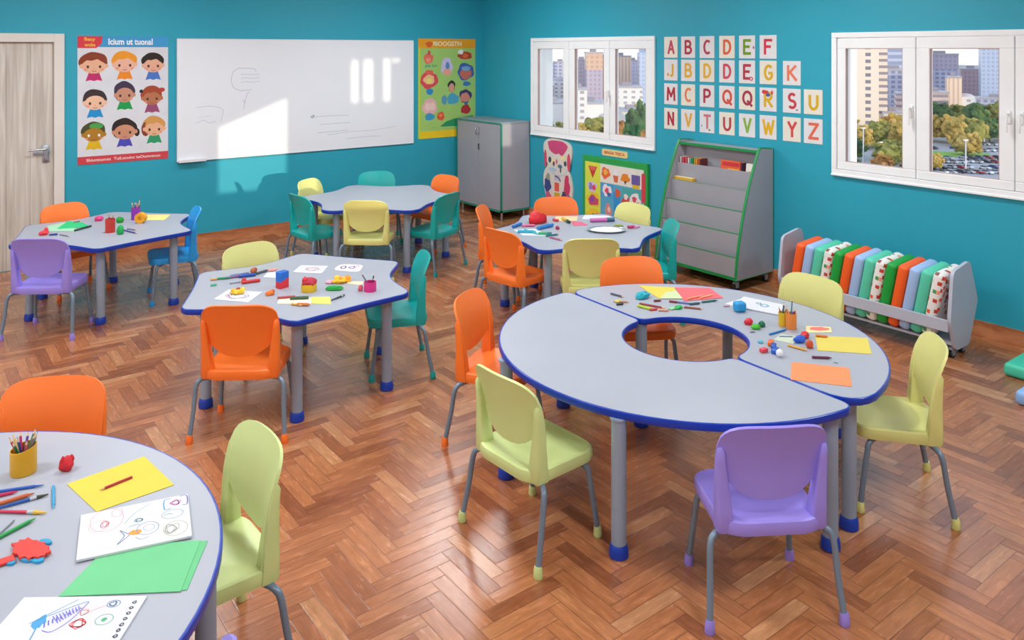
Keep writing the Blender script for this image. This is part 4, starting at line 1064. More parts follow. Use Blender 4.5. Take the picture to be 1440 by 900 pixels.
sheet('white pad with blue scribble and column of pen marks, cut off at the table front', [(34, 842), (207, 840), (146, 938), (-58, 946)], 'd4d6dc', th=.004, name='drawing_pad', group=G, catg='drawing pad', art=[
    ('blue_drawing', [('f', .29, .38, .045, .10, '4a9cd0', 2), ('l', [(.22, .40), (.46, .05)], .0022, '4aa0c0'), ('l', [(.25, .36), (.52, .10), (.56, .10)], .0022, '3a8cc8'), ('l', [(.56, .10), (.52, .36), (.44, .52), (.36, .50)], .0024, '6a6ad0'), ('l', [(.30, .45), (.33, .7), (.30, .95)], .003, '4a98c8')]
        +[('l', [(.33+.022*k, .38-.022*k), (.36+.02*k, .46-.03*k)], .0030, '6668cc') for k in range(10)]+[('l', [(.36+.018*k, .30-.018*k), (.44+.012*k, .40-.022*k)], .0022, '7a74d4') for k in range(9)]),
    ('red_drawing', [('s', .60, .42, .07, .09, .0026, 'e0484c', 9), ('s', .58, .24, .06, .06, .0014, 'f0a4a0', 12), ('l', [(.62, .24), (.70, .16), (.74, .13)], .0014, 'f0a4a0')]),
    ('round_drawing', [('o', .77, .12, .05, .055, .002, '4a88b8'), ('s', .77, .12, .04, .05, .0016, '5a90bc', 14), ('o', .78, .36, .065, .08, .0016, '4aa88c'), ('f', .78, .36, .02, .03, '4ab07c', 3)]),
    ('pen_marks', [('s', .93+.003*k, .10+.085*k, .018, .028, .0018, '7a8698', 20+k) for k in range(8)])])
cup('oval yellow cup full of pencils on the solid round table', (33, 664), .040, .085, 'dca412', seed=2, where='the oval yellow cup', slant=.10, rz=.0, pens=[('dark green pencil', '1c7a5c', .135), ('violet pencil', '6a3aa8', .125), ('magenta pencil', 'c02470', .13), ('cream pencil', 'd8c07a', .128), ('red pencil', 'd02430', .13), ('deep green pencil', '147a4a', .12), ('navy pencil', '24407c', .145), ('coral pencil', 'd86a5a', .125), ('grey-brown pencil', '8a7468', .14), ('light blue pencil', '3a8ab8', .13)])
dough('small red crumpled dough piece on the solid round table', (94, 661), .044, .040, .045, 'cc1a28', 4, 3, parts=[('dough_horn', -.012, .0, .025, .014, .012, .024, 'cc1a28'), ('dough_horn', .013, 0, .022, .018, .014, .026, 'cc1a28')])
G = 'loose pens on the solid round table'
pen('long blue pen lying behind the other pens on the solid round table', (-30, 697), (61.5, 684), '1f5cb8', .0045, 'crayon', group=G)
pen('short light blue stick standing apart from the pens, on the solid round table', (75, 686), (75, 716.5), '2a9ccc', .0045, 'crayon', group=G)
pen('crimson pen lying next to the long blue one', (-26, 705), (25, 693), 'c0285a', .005, 'crayon', group=G)
pen('speckled orange pencil lying among the pens', (-20, 717), (48, 696), 'c8643c', .006, 'crayon', group=G)
pen('blue brush with dark tip lying across the pens', (-28, 724), (68, 697), '1f5cb0', .0048, 'brush', tip='3a3c2c', group=G)
pen('red brush with yellow tip lying on the solid round table', (-30, 721), (65, 723), 'c8244c', .0052, 'brush', tip='e0b440', group=G)
pen('thin grey pencil lying behind the green marker', (-2, 753), (21, 732), '8c929c', .003, 'pencil', tip='5a5c60', group=G)
pen('bright green marker lying on the solid round table', (-14, 765), (50, 731), '1f9c4a', .0055, 'crayon', group=G)
# red foam creature with blue pieces
a0 = at(40, 778, ZT); t = empty('foam_creature', (a0.x, a0.y, ZT), 0, 'red spiky foam creature with blue pieces on the solid round table', 'craft figure')
def gp(px, py): v = at(px, py, ZT); return (v.x-a0.x, v.y-a0.y)
R_ = random.Random(5); pts = []
for k in range(26):
    a = 2*PI*k/26; f = 1.0 if k % 2 else .78
    pts.append(gp(43+(29+R_.uniform(-3, 3))*f*math.cos(a), 777+(15+R_.uniform(-2, 2))*f*math.sin(a)))
b = B(); prism(b, [tuple(p) for p in fillet([Vector(p) for p in pts], .005, 2)], .004, .012, bev=.001); finish('foam_body', b, M('e24038', .6), t)
b = B(); prism(b, [gp(-6, 792), (gp(18, 784)), gp(22, 791), gp(-6, 800)], .003, .009, bev=.001); finish('foam_tail', b, M('e24038', .6), t)
for q_ in (((38, 786), 12, 5.5), ((52, 788), 10, 5), ((64, 764), 9, 3.5), ((14, 791), 8, 5)):
    (px, py), rx, ry = q_; b = B(); prism(b, [gp(px+rx*math.cos(2*PI*k/16), py+ry*math.sin(2*PI*k/16)) for k in range(16)], 0, .007, bev=.001); finish('foam_foot', b, M('2a9ac8', .6), t)

# ---- table by the door
G = 'craft things on the table by the door'
cup('red cup with pencils on the table by the door', (155, 326.5), .036, .105, 'd23c30', seed=3, where='the red cup', pens=[('tan pencil', 'b87a5c', .145), ('dark green pencil', '24663c', .155), ('grey pencil', '8a7a70', .125), ('red round-topped pencil', 'd03040', .148), ('brown pencil', '7a5040', .13)])
cup('purple cup with pencils on the table by the door', (191, 308.5), .036, .10, '9434b4', seed=4, where='the purple cup', pens=[('tan pencil', 'd0a06c', .16), ('violet pencil', '7a3ab0', .14), ('yellow pencil', 'e0b850', .145), ('grey pencil', '9a8a80', .15), ('orange pencil', 'd88a4a', .15), ('dark violet pencil', '54388c', .14)])
a = at(198, 313.5, ZT); t = empty('tape_roll', (a.x, a.y, ZT), math.radians(-37), 'orange-yellow roll standing on its edge in front of the purple cup', 'tape roll', G)
b = B(); R0, R1, wd = .042, .017, .05
ring_ = [(R1, -wd/2), (R0, -wd/2), (R0, wd/2), (R1, wd/2)]
rr_ = [[b.verts.new((r_*math.cos(2*PI*k/28), y_, R0+r_*math.sin(2*PI*k/28))) for k in range(28)] for r_, y_ in ring_]
for i in range(4):
    for k in range(28): b.faces.new((rr_[i][k], rr_[i][(k+1) % 28], rr_[(i+1) % 4][(k+1) % 28], rr_[(i+1) % 4][k]))
finish('tape_ring', b, M('f0a414', .5), t)
b = B(); tube(b, [(0, -wd/2+.004, R0), (0, wd/2-.004, R0)], R1+.0005, 20); finish('tape_core', b, M('d8881c', .6), t)
dough('green dough ball behind the red cup', (168.5, 313), .055, .05, .045, '18962c', 3, group=G)
dough('green dough cone beside the red cup', (169, 329.5), .05, .045, .07, '1aa650', 9, group=G)
dough('pink dough pot shape on the table by the door', (139, 310.5), .066, .055, .038, 'd83c7c', 6, group=G)
dough('red dough toy on the table by the door, near the purple chair', (61, 330.5), .07, .05, .03, 'e23440', 11, group=G, parts=[('dough_knob', .02, .02, .02, .03, .03, .03, 'e23440')])
sheet('bright green paper with dark edge on the table by the door', [(95, 311), (116, 313), (128, 319), (80, 322)], '1fc87c', group=G, z=ZT+.0013)
sheet('pale mint paper under the bright green one', [(66, 318), (100, 311), (108, 325), (70, 325)], 'a8dcb8', group=G)
pen('dark marker along the edge of the bright green paper', (105, 325.5), (128, 319), '1f4434', .008, 'marker', group=G)
pen('thin dark pencil behind the bright green paper', (104, 313.5), (113, 311.8), '7a4440', .005, 'pencil', group=G)
pen('blue marker stub lying on the table by the door', (69, 331.5), (81, 330.3), '2a4a98', .007, 'marker', group=G)
pen('grey pencil lying beside the blue marker stub', (84, 330.5), (98, 333), '7c8088', .004, 'pencil', group=G)
pen('violet pencil lying next to the green dough cone', (172, 324), (194, 329.3), '4a4a9c', .005, 'pencil', group=G)
pen('grey-violet pencil behind the violet one', (179, 322.5), (192, 324.5), '7c7c94', .005, 'pencil', group=G)
sheet('pale yellow paper at the corner of the table by the door', [(203, 302), (240, 302), (231, 309.5), (203, 310)], 'efe28a', group=G)
# ---- craft-strewn middle table
G = 'craft things on the middle table'
sheet('white paper with pen flower drawing nearest the orange chair', [(322, 407), (369, 411), (349, 425.5), (300, 421)], 'd4d6dc', group=G, art=[('flower_drawing', [('o', .45, .55, .28, .2, .004, '8a5a9c'), ('l', [(.2, .5), (.45, .8), (.75, .55)], .006, 'b84a9c'), ('l', [(.15, .3), (.3, .5), (.2, .6)], .004, '4a4c60'), ('l', [(.7, .35), (.8, .5), (.7, .7)], .005, '5a78b0')])])
dough('yellow and red dough flower on the white paper', (335, 413), .075, .06, .03, 'e8c42c', 5, 5, group=G, parts=[('dough_centre', 0, 0, .018, .03, .028, .018, 'b83a28'), ('dough_petal', .028, .0, .012, .025, .025, .02, 'f0d850'), ('dough_petal', -.028, .008, .012, .025, .025, .02, 'e8b828')])
dough('orange dough bits beside the blue and red box', (379.5, 415), .05, .035, .026, 'e8782c', 8, group=G, parts=[('dough_bit', .02, .008, .006, .025, .022, .022, 'c8502c')])
a = at(397, 404, ZT); t = empty('craft_box', (a.x, a.y, ZT), .3, 'upright craft box, blue above and red below, on the middle table', 'box', G)
b = B(); prism(b, rrect(-.033, .033, -.025, .025, .01), 0, .05, bev=.001)
for v in b.verts:
    if v.co.z > .04: v.co.z += v.co.x*.35
finish('box_base', b, M('d02c38', .5), t)
b = B(); vs = prism(b, rrect(-.033, .033, -.025, .025, .01), .0505, .096, bev=.002)
for v in b.verts:
    if v.co.z < .06: v.co.z += v.co.x*.35
finish('box_lid', b, M('1e68c8', .5), t)
cup('low yellow pot heaped with red dough on the middle table', (434.5, 409), .045, .045, 'e4b81c', name='dough_pot', where='pot')
dough('dark red dough heaped in the low yellow pot', (435, 401), .085, .075, .04, 'b4243c', 12, 4, group=G, z=ZT+.035, parts=[('dough_knob', -.028, .0, .018, .035, .035, .035, 'd02838')])
sheet('white paper with pink scribble at the far side of the middle table', [(423, 373), (462, 374), (452, 385), (411, 383)], 'd4d6dc', group=G, rnd=.02, art=[('pink_drawing', [('s', .55, .5, .25, .3, .004, 'c88a94', 4), ('l', [(.8, .5), (.88, .55)], .003, '8a8a98')])])
sheet('rounded white paper with purple drawings at the far corner of the middle table', [(478, 371.5), (512, 372.5), (505, 383), (468, 380)], 'e4e0ec', group=G, rnd=.05, art=[('purple_drawing', [('s', .28, .5, .12, .3, .004, '8a5078', 6), ('s', .62, .45, .16, .25, .004, '7a5ab0', 8), ('o', .75, .25, .08, .12, .004, '9a3a5a')])])
dough('yellow-orange dough flower near the rounded paper', (480, 397), .11, .07, .03, 'f0b41c', 15, 5, group=G, parts=[('dough_petal', .035, -.005, .008, .05, .045, .028, 'ec9420'), ('dough_petal', -.02, .015, .012, .04, .04, .03, 'f4c83c'), ('dough_centre', -.01, -.01, .018, .03, .028, .016, 'd8862c')])
dough('pale pink crumpled dough by the yellow-orange flower', (463, 398), .045, .05, .016, 'e8a8bc', 17, group=G)
dough('green dough slug on the middle table', (470.5, 408), .095, .04, .026, '0f9a38', 19, 2, rz=-.55, group=G)
cup('magenta pot with dark brushes at the corner of the middle table', (520.5, 409), .036, .055, 'd82c84', name='brush_pot', where='the magenta pot', seed=6, pens=[('dark brush handle', '3a3440', .10), ('grey brush handle', '6c6470', .12), ('plum brush handle', '7a3c68', .09)])
dough('small dusty red dough cone beside the magenta pot', (507, 409), .03, .03, .032, 'c85064', 21, group=G)
sheet('cream paper strip beside the magenta pot', [(485, 395.5), (512, 396), (508, 401), (489, 399)], 'ecdcb8', group=G)
sheet('yellow paper scrap with dark brush beside it', [(438, 418), (464, 417.5), (465.5, 428), (437, 426.5)], 'ece06c', group=G)
pen('dark brush lying off the yellow scrap', (466, 423.5), (485, 416), '3a3844', .006, 'brush', group=G)
sheet('cream paper strip next to the yellow scrap', [(392, 420), (438, 419), (437, 427), (390, 427)], 'ece6cc', group=G, z=ZT)
pen('dark green marker lying on the cream strip', (408, 421.5), (434, 420.5), '3c5a38', .009, 'marker', z=ZT+.0013, group=G)
pen('dark red marker lying on the cream strip', (390, 420.5), (415, 418.5), 'b04048', .007, 'marker', z=ZT+.0013, group=G)
pen('ochre pencil at the front edge of the middle table', (410, 429), (425, 431), 'cfa040', .006, 'pencil', group=G)
pen('stubby orange-brown crayon at the front edge of the middle table', (418, 430), (436, 430.5), 'cc7840', .009, 'crayon', group=G)
pen('thick red marker near the white flower paper', (340, 399.5), (365.5, 396), 'd0302c', .010, 'marker', group=G)
dough('red dough blob against the red marker', (343, 398), .03, .025, .03, 'c82c30', 31, group=G)
pen('thick blue marker at the far edge of the middle table', (336, 391), (359.5, 388), '1e48a4', .010, 'marker', group=G)
pen('mauve marker lying against the thick blue one', (318, 392.5), (340, 389), '8a6a94', .008, 'marker', group=G)
pen('grey-blue marker behind the mauve one', (324, 389.5), (350, 385.5), '5a7ab0', .007, 'marker', group=G)
pen('dark slate pencil lying toward the pink dough', (360, 386.5), (377, 381.5), '4a5460', .008, 'crayon', group=G)
pen('green pencil at the far edge of the middle table', (305, 393.5), (324, 392), '1c8a60', .007, 'crayon', group=G)
pen('orange crayon end beside the green pencil', (296, 394.5), (307, 393.5), 'e0a050', .006, 'crayon', group=G)
pen('thin grey pencil beside the thick red marker', (323, 399.5), (340, 397), '9c9cac', .005, 'pencil', group=G)
dough('flat teal dough disc on the middle table', (300.5, 401.5), .04, .03, .008, '1a9c7c', 23, group=G)
dough('brown and orange dough toy at the far edge of the middle table', (356.5, 383.5), .042, .04, .032, 'b0602c', 25, 3, group=G)
dough('flat pink dough beside the slate pencil', (383.5, 380.5), .06, .035, .014, 'ec9a94', 27, group=G)
sheet('small white paper next to the blue and red box', [(375, 384), (390, 382), (389, 391), (370, 390)], 'd4dcea', group=G)
# ---- table in front of the picture board
G = 'craft things on the table in front of the picture board'
dough('big red dough ball with two lobes', (755, 314), .15, .11, .085, 'd81828', 33, 0, group=G, parts=[('dough_lobe', .045, -.01, .0, .08, .08, .075, 'c4142a'), ('dough_lobe', -.015, .01, .045, .085, .075, .055, 'e8424a')])
G2 = 'loose coloured strips on the table in front of the picture board'
pen('short bright blue marker by the red dough ball', (721, 321), (733, 316.5), '2474c4', .012, 'marker', group=G2)
pen('pink marker lying in front of the red dough ball', (734, 319), (752, 318.5), 'e46a9c', .010, 'marker', group=G2)
pen('long blue marker on the table with the tray', (756, 323.5), (777, 318.5), '2880cc', .014, 'marker', group=G2)
pen('teal stick across the near corner of the table with the tray', (728, 327.5), (754, 328), '28a4c4', .012, 'crayon', group=G2)
pen('second teal stick crossing the first', (738, 324.5), (757, 330.5), '3cb4b8', .008, 'crayon', group=G2)
pen('green marker crossing toward the purple chairless corner', (757, 330), (776, 330.5), '2ea46c', .011, 'marker', cap='1c7a80', group=G2)
pen('dark teal pencil beyond the green marker', (768, 333), (786, 330.5), '1c7a80', .007, 'pencil', group=G2)
pen('plum pencil nearest the front of the table with the tray', (773, 334.5), (791, 339), 'b46a94', .007, 'pencil', group=G2)
dough('tiny dark red dough bead on the table with the tray', (784, 322.5), .03, .035, .026, 'a8244c', 35, group=G)
sheet('white paper under the teal sticks', [(722, 323), (752, 322), (775, 332), (735, 331)], 'dfe6ec', group='papers on the table with the tray')
sheet('pale orange paper at the far edge of the table with the tray', [(782, 304.5), (813, 304.5), (811, 310.5), (778, 311)], 'f2d2a0', group='papers on the table with the tray')
pen('yellow pencil with black end on the pale orange paper', (791, 308.5), (801, 314.5), 'e0c02c', .012, 'marker', cap='24443c', z=ZT+.0013, group=G2)
pen('red crayon beside the yellow pencil with black end', (778, 310.5), (786, 312), 'd84a58', .011, 'crayon', group=G2)
sheet('oval pink paper between the red dough ball and the tray', [(803, 311), (818, 312), (828, 317), (806, 317.5)], 'dc6a84', group='papers on the table with the tray', rnd=.03)
pen('thick orchid marker with dark cap', (830, 312.5), (864, 311.5), 'cc62b0', .017, 'marker', cap='34607c', group=G2)
a = at(853, 324.5, ZT); t = empty('serving_tray', (a.x, a.y, ZT), math.radians(-42), 'oval silver tray with white filling on the table in front of the picture board', 'tray', G)
b = B(); lathe(b, [(.10, 0), (.125, .004), (.138, .014), (.134, .015), (.122, .007), (.10, .004)], 36, sx=1.12, sy=.82); finish('tray_dish', b, M('b4bac4', .25, .02, metal=.6), t)
b = B(); bmesh.ops.create_icosphere(b, subdivisions=4, radius=1.)
for v in b.verts: v.co = Vector((v.co.x*.125, v.co.y*.09, .005+max(0, v.co.z)*(.016+.01*noise.noise(v.co*4))))
finish('tray_filling', b, M('eceef0', .7, .03), t)
pen('olive pencil behind the silver tray', (864, 318.5), (877, 319), '94a04c', .009, 'crayon', group=G2)
pen('magenta crayon by the far corner of the table with the tray', (883, 321.5), (893, 320.5), 'c83c74', .012, 'crayon', group=G2)
pen('pink pencil beyond the magenta crayon', (892, 321.5), (900, 319.5), 'e08ab0', .007, 'pencil', group=G2)
sheet('white rounded paper behind the orchid marker', [(822, 302.5), (855, 303.5), (868, 309), (818, 308.5)], 'e2e6f0', group='papers on the table with the tray', rnd=.03)

# ---- ring table
G = 'papers on the ring table'; G2 = 'pens on the ring table'; G3 = 'dough on the ring table'
sheet('yellow paper at the far edge of the ring table, beside the red one', [(898.5, 401.7), (948, 404.3), (957, 419), (926, 419.5)], 'dac850', group=G)
sheet('coral red paper at the far edge of the ring table', [(949, 404.4), (998, 405), (1017, 418.8), (962, 423.3)], 'f0666c', group=G, z=ZT+.0013)
sheet('pale green paper scrap between the yellow and the coral paper', [(936, 411), (951, 408.5), (960, 420), (928, 420)], 'c8d4a4', group=G, z=ZT+.0026)
t = dough('teal dough block beside the yellow paper', (903.5, 419), .095, .06, .034, '18a8bc', 41, 0, group=G3, parts=[('dough_ridge', -.02, .0, .02, .03, .04, .016, '18a8bc'), ('dough_ridge', .015, .0, .02, .035, .035, .016, '1498ac')])
pen('dark blue-grey pen at the far side of the ring table', (859, 414), (877.5, 419), '4c5468', .0055, 'pencil', group=G2)
pen('tan pencil next to the seam of the ring table', (863, 425), (885, 426), 'b8845c', .005, 'pencil', group=G2)
dough('pale yellow dough crumb by the tan pencil', (869, 424.5), .05, .03, .012, 'd8c468', 43, group=G3)
pen('short black crayon beside the pale yellow crumb', (867, 429.5), (877, 428.5), '30343c', .006, 'crayon', group=G2)
pen('short maroon crayon in front of the teal dough block', (919.5, 424.3), (930, 423.8), '78342c', .006, 'crayon', group=G2)
pen('dark red pencil beside the lime one on the ring table', (899.5, 428), (936, 434.5), 'a02c30', .0052, 'pencil', group=G2)
pen('lime green marker on the ring table', (897, 431.5), (916, 436.5), 'b4cc34', .0075, 'marker', group=G2)
pen('tomato red crayon between lime marker and peach crayon', (914, 437), (925, 436), 'd84434', .0065, 'crayon', group=G2)
pen('peach crayon ending the line of pens on the ring table', (926, 437.5), (941, 438), 'dc9c7c', .006, 'crayon', group=G2)
dough('bright green dough piece between the pens', (954, 434), .05, .035, .018, '1fae50', 45, 3, group=G3)
dough('pale green crumbled dough next to the bright green piece', (945, 434.5), .05, .035, .009, '8ccc94', 47, 4, group=G3)
pen('brown pencil with dark end on the ring table', (962, 433), (989, 436), '9c5038', .005, 'pencil', group=G2)
pen('blue-violet pencil below the coral paper', (953, 426), (976, 429), '6470b4', .005, 'crayon', group=G2)
pen('dark slate pencil continuing the blue-violet one', (970, 429), (985, 427.5), '385868', .006, 'crayon', group=G2)
pen('teal-green pencil at the corner of the coral paper', (987, 426), (1009, 423.5), '2c6e6c', .0055, 'crayon', group=G2)
pen('maroon pen stub before the coral paper', (941, 425), (954, 426.5), '8c2c30', .006, 'crayon', group=G2)
pen('peach dough strip lying on the coral paper', (967, 421.5), (992, 416), 'f0a07c', .005, 'crayon', z=ZT+.0027, name='dough_strip', group=G3)
pen('second peach dough strip crossing the first', (985, 420), (1003, 415.5), 'f2b08c', .005, 'crayon', z=ZT+.0027, name='dough_strip', group=G3)
sheet('white pad with teal drawing on the ring table, behind the blue dough cube', [(1046, 418), (1104, 430), (1095, 443.5), (1030, 431)], 'd4d6dc', z=ZT+.0015, th=.005, name='drawing_pad', group=G, catg='drawing pad', art=[('teal_drawing', [('s', .6, .45, .12, .16, .003, '2aa4c4', 3), ('s', .45, .35, .08, .1, .0025, '3ab0cc', 5), ('l', [(.75, .5), (.85, .45)], .002, '5ab8c8')])])
sheet('white paper corner sticking out beside the white pad', [(1020, 427), (1048, 419), (1062, 424), (1034, 431)], 'e4e4e8', group=G)
pen('tiny pink crayon beside the white paper corner', (1017.5, 431.5), (1027, 431), 'cfa4b0', .0045, 'crayon', group=G2)
a = at(1040, 437.5, ZT); b = B(); box(b, -.031, .031, -.028, .028, 0, .052); bmesh.ops.bevel(b, geom=list(b.edges), offset=.014, segments=3, affect='EDGES', profile=.5)
o = finish('dough_cube', b, MD('2496d4')); o.location = a; o.rotation_euler.z = -.4; tag(o, 'rounded blue dough cube on the ring table', 'modelling dough', G3)
dough('red dough ball beside the green ones', (1053, 456), .045, .04, .03, 'd8283c', 49, 3, group=G3)
dough('bright green dough lump on the ring table', (1063, 462), .05, .045, .022, '3cae28', 51, 4, group=G3)
dough('dark green dough ball beside the bright green lump', (1071.5, 459), .035, .033, .026, '146a4c', 53, group=G3)
pen('tiny grey crayon in front of the green dough', (1055, 468), (1062, 467), '94949c', .004, 'crayon', group=G2)
cup('yellow cup behind the orange cup on the ring table', (1101, 457.5), .023, .068, 'dcb41c', seed=7, where='the yellow ring-table cup', pens=[('dark brush', '4c5058', .11), ('brown pencil', '9a5c3c', .095), ('olive pencil', '7a8434', .10)])
cup('orange cup with pens on the ring table', (1112.5, 461.5), .027, .078, 'e8883c', seed=8, where='the orange ring-table cup', pens=[('teal-grey brush', '5a8488', .15), ('red marker', 'd02838', .105), ('peach pencil', 'ecc09a', .11), ('blue marker', '2474c4', .105), ('dark red pencil', '9c2c3c', .10)])
pen('blue pen lying in front of the orange cup', (1082, 471.5), (1107, 464), '1f7cc4', .0045, 'crayon', group=G2)
pen('thin slate-blue pencil below the blue pen', (1096, 473.8), (1117, 474.5), '5c80b0', .003, 'pencil', group=G2)
sheet('pale green paper scrap under the thin pencil', [(1098, 470), (1120, 473), (1116, 484), (1088, 478)], 'c4d0bc', group=G)
dough('blue dough wedge beside the red dough on the ring table', (1125, 481), .07, .045, .032, '1f58c8', 55, 3, group=G3)
dough('red dough lump touching the blue wedge', (1132, 475), .05, .04, .03, 'cc2c2c', 57, group=G3)
dough('rust orange dough lump below the blue wedge', (1138.5, 489), .035, .035, .034, 'cc4c24', 59, group=G3)
pen('yellow ochre pencil with grey end by the rust dough', (1108, 487), (1136, 494.5), 'e0a834', .0055, 'pencil', group=G2)
for i_, (px, py, h_, nm, rz_) in enumerate([(1084, 484.5, 'ee6a24', 'orange block', .5), (1088, 489.5, '2450a8', 'navy blue block', .6), (1089.5, 495.5, '1f5cc0', 'blue block', .4), (1074, 495, 'e04450', 'coral red block', -.2)]):
    a = at(px, py, ZT); b = B(); box(b, -.026 if i_ < 3 else -.018, .026 if i_ < 3 else .018, -.012, .012, 0, .018, bev=.003)
    o = finish('toy_block', b, MPL(h_)); o.location = a; o.rotation_euler.z = rz_; tag(o, '%s in the little pile beside the white ball' % nm, 'toy block', 'toy blocks on the ring table')
dough('small teal dough chip near the toy blocks', (1069.5, 482), .026, .026, .012, '54b4cc', 61, group=G3)
a = at(1096.5, 501.5, ZT); b = B(); bmesh.ops.create_uvsphere(b, u_segments=20, v_segments=12, radius=.0175); bmesh.ops.translate(b, vec=(0, 0, .0172), verts=b.verts)
o = finish('craft_ball', b, M('e4e6f0', .6)); o.location = a; tag(o, 'small white ball at the front of the toy blocks', 'ball')
sheet('cream note with red oval print near the yellow paper', [(1133, 458.5), (1168, 460), (1170, 467.5), (1134, 468)], 'f2dca0', group=G, art=[('oval_print', [('f', .5, .4, .40, .32, 'e8746c', 5)])])
sheet('rectangular yellow paper on the ring table with orange crayon', [(1146, 472), (1220, 475.6), (1226, 498), (1150, 493)], 'dccb5c', group=G)
pen('orange-brown crayon lying on the rectangular yellow paper', (1147, 473.5), (1164.5, 474.8), 'd87c34', .006, 'crayon', z=ZT+.0013, group=G2)
pen('maroon crayon between yellow and orange paper', (1142, 504), (1169.5, 505), '6c2448', .0058, 'crayon', group=G2)
pen('tiny grey-green crayon stub beside the maroon crayon', (1172, 509.5), (1179, 511), 'a4b8b4', .003, 'crayon', group=G2)
sheet('rectangular orange paper across the seam of the ring table', [(1113, 509), (1194, 517.5), (1198, 544), (1112, 534)], 'f4905c', group=G)
# ================================================================== THE CITY BEYOND THE WINDOWS
GZ = -45.
gm = M('9b9a98', .8, .1, .02)
b = B(); box(b, 30, 2600, -1500, 2600, GZ-1, GZ); struct('ground', b, gm)
lot = M('a3a5ad', .8, .08, .05)
def zat(py, dep): return H-(py-HY)*dep/F
def py_of(z, dep): return HY+F*(H-z)/dep
def slab(name, P, m, z, kind='structure', label=None, catg=None):
    c = sum([far(p, d_) for p, d_ in P], Vector())/len(P)
    b = B(); prism(b, [(far(p, d_).x-c.x, far(p, d_).y-c.y) for p, d_ in P], 0, .4); o = finish(name, b, m, None, False); o.location = (c.x, c.y, z)
    if kind: o['kind'] = kind
    return o
slab('ground_car_park', [(960, 300), (1660, 260), (1700, 370), (960, 425)], lot, GZ+.0)
slab('ground_lawn', [(1290, 352), (1392, 346), (1392, 358), (1290, 368)], M('7fae4c', .9, .1, .3), GZ+.45)
slab('ground_road', [(740, 440), (930, 440), (930, 520), (740, 520)], M('cfc9c6', .8, .05, .05), GZ+.2)
def building(px0, px1, top, dep, mats, label, name='office_tower', depth=30, rot=0., roof='flat', base=None, podium=None, kw='tower building'):
    c = far((px0+px1)/2, dep+depth*.5, GZ); av = math.atan(((px0+px1)/2-CX)/F); wid = (px1-px0)/F*dep*math.cos(av)
    hh = zat(top, dep)-GZ
    t = empty(name, (c.x, c.y, GZ), -YAW-av+rot+.06, label, kw, 'city buildings seen through the windows')
    def bm_box(n_, x0, x1, y0, y1, z0, z1, m_, bv=0.):
        b = B(); box(b, x0, x1, y0, y1, z0, z1, bev=bv); finish(n_, b, m_, t, False)
    w2 = wid/2; d2 = depth/2
    split = len(mats) > 1
    if split:
        bm_box('tower_body', -w2, w2, -d2, d2, 0, hh*.72, mats[0]); bm_box('upper_storeys', -w2*.999, w2*.999, -d2*.98, d2*.98, hh*.72, hh, mats[1])
    else: bm_box('tower_body', -w2, w2, -d2, d2, 0, hh, mats[0])
    pm = M('b8b2b8', .7, .04, .2)
    if roof == 'flat':
        bm_box('roof_parapet', -w2-.3, w2+.3, -d2-.3, d2+.3, hh, hh+1., pm); bm_box('roof_plant', -w2*.4, w2*.3, -d2*.3, d2*.4, hh+1., hh+3.2, M('9a949c', .7, .04, .2))
    elif roof == 'dome':
        b = B(); lathe(b, [(w2*math.cos(a), hh+w2*.45*math.sin(a)) for a in [PI/2*k/8*.98 for k in range(9)]], 28); finish('dome_roof', b, pm, t)
    elif roof == 'crown':
        b = B(); prism(b, ell(0, 0, w2*.95, d2*.95, 24), hh, hh+4); finish('roof_crown', b, mats[0], t, False)
        b = B(); tube(b, [(0, 0, hh+4), (0, 0, hh+12)], .6); finish('roof_mast', b, pm, t)
    return t
fA = facade('facade_cream_dark_windows', 'fbe6d2', '8c8490', 9., 3.4, .28, .5)  # city facade colours are paled toward lavender to stand in for distance haze
fB = facade('facade_cream_bands', 'fae2ce', 'a0949c', 60., 3.6, .97, .42)
fC = facade('facade_blue_glass_bands', 'ccd0e2', 'a0a8c6', 80., 5.2, 1., .55, .3)
fD = facade('facade_grey_mixed', 'c2c0d2', '9294b2', 4.2, 3.4, .6, .6)
fE = facade('facade_pink_stone', 'ecd0c6', 'a898a4', 12., 3.8, .8, .45)
fF = facade('facade_mauve', 'beb0c0', 'a89eb2', 3.2, 3.4, .5, .6)
fG = facade('facade_brown', 'b89ca4', 'a08a96', 3.2, 3.6, .5, .6)
fH = facade('facade_blue_tower', 'c2cce2', 'abb8d6', 3.0, 3.2, .55, .6, .3)
fI = facade('facade_warm_ribs', 'f8dcc4', 'e0bca4', 2.6, 40., .4, 1.)
fJ = facade('facade_white_block', 'eae6e4', 'b0a8b0', 5., 3.4, .45, .45)
building(1196, 1234, 55, 400, [fA], 'cream tower with dark window column, first through the big window', depth=20)
building(1219, 1246, 62, 445, [fB], 'cream tower with dark floor bands beside the window-column tower', depth=26)
building(1243, 1302, 66, 640, [fC], 'blue-grey glass tower with horizontal bands behind the cream towers', depth=40)
building(1230, 1282, 99, 560, [fD], 'lower grey mixed office block below the glass tower', name='office_block', depth=30)
building(1258, 1300, 134, 500, [fE], 'low pinkish stone block at the foot of the grey offices', name='office_block', depth=30)
building(1240, 1270, 160, 440, [fJ], 'small white flat building above the autumn trees', name='office_block', depth=16)
building(1298, 1346, 77, 640, [fD, fF], 'broad grey-mauve tower with plant on its roof', depth=34)
building(1330, 1351, 110, 520, [fI], 'cream ribbed tower lit by sun in front of the mauve tower', depth=22)
building(1296, 1332, 132, 480, [fE], 'low pink block with window bands left of the ribbed tower'.replace('left of', 'next to'), name='office_block', depth=26)
building(1350, 1380, 98, 690, [fG], 'brown tower between the mauve and the blue tower', depth=30)
building(1377, 1412, 69, 600, [fH], 'tall pale blue tower with flat roof at the edge of the pane', depth=36)
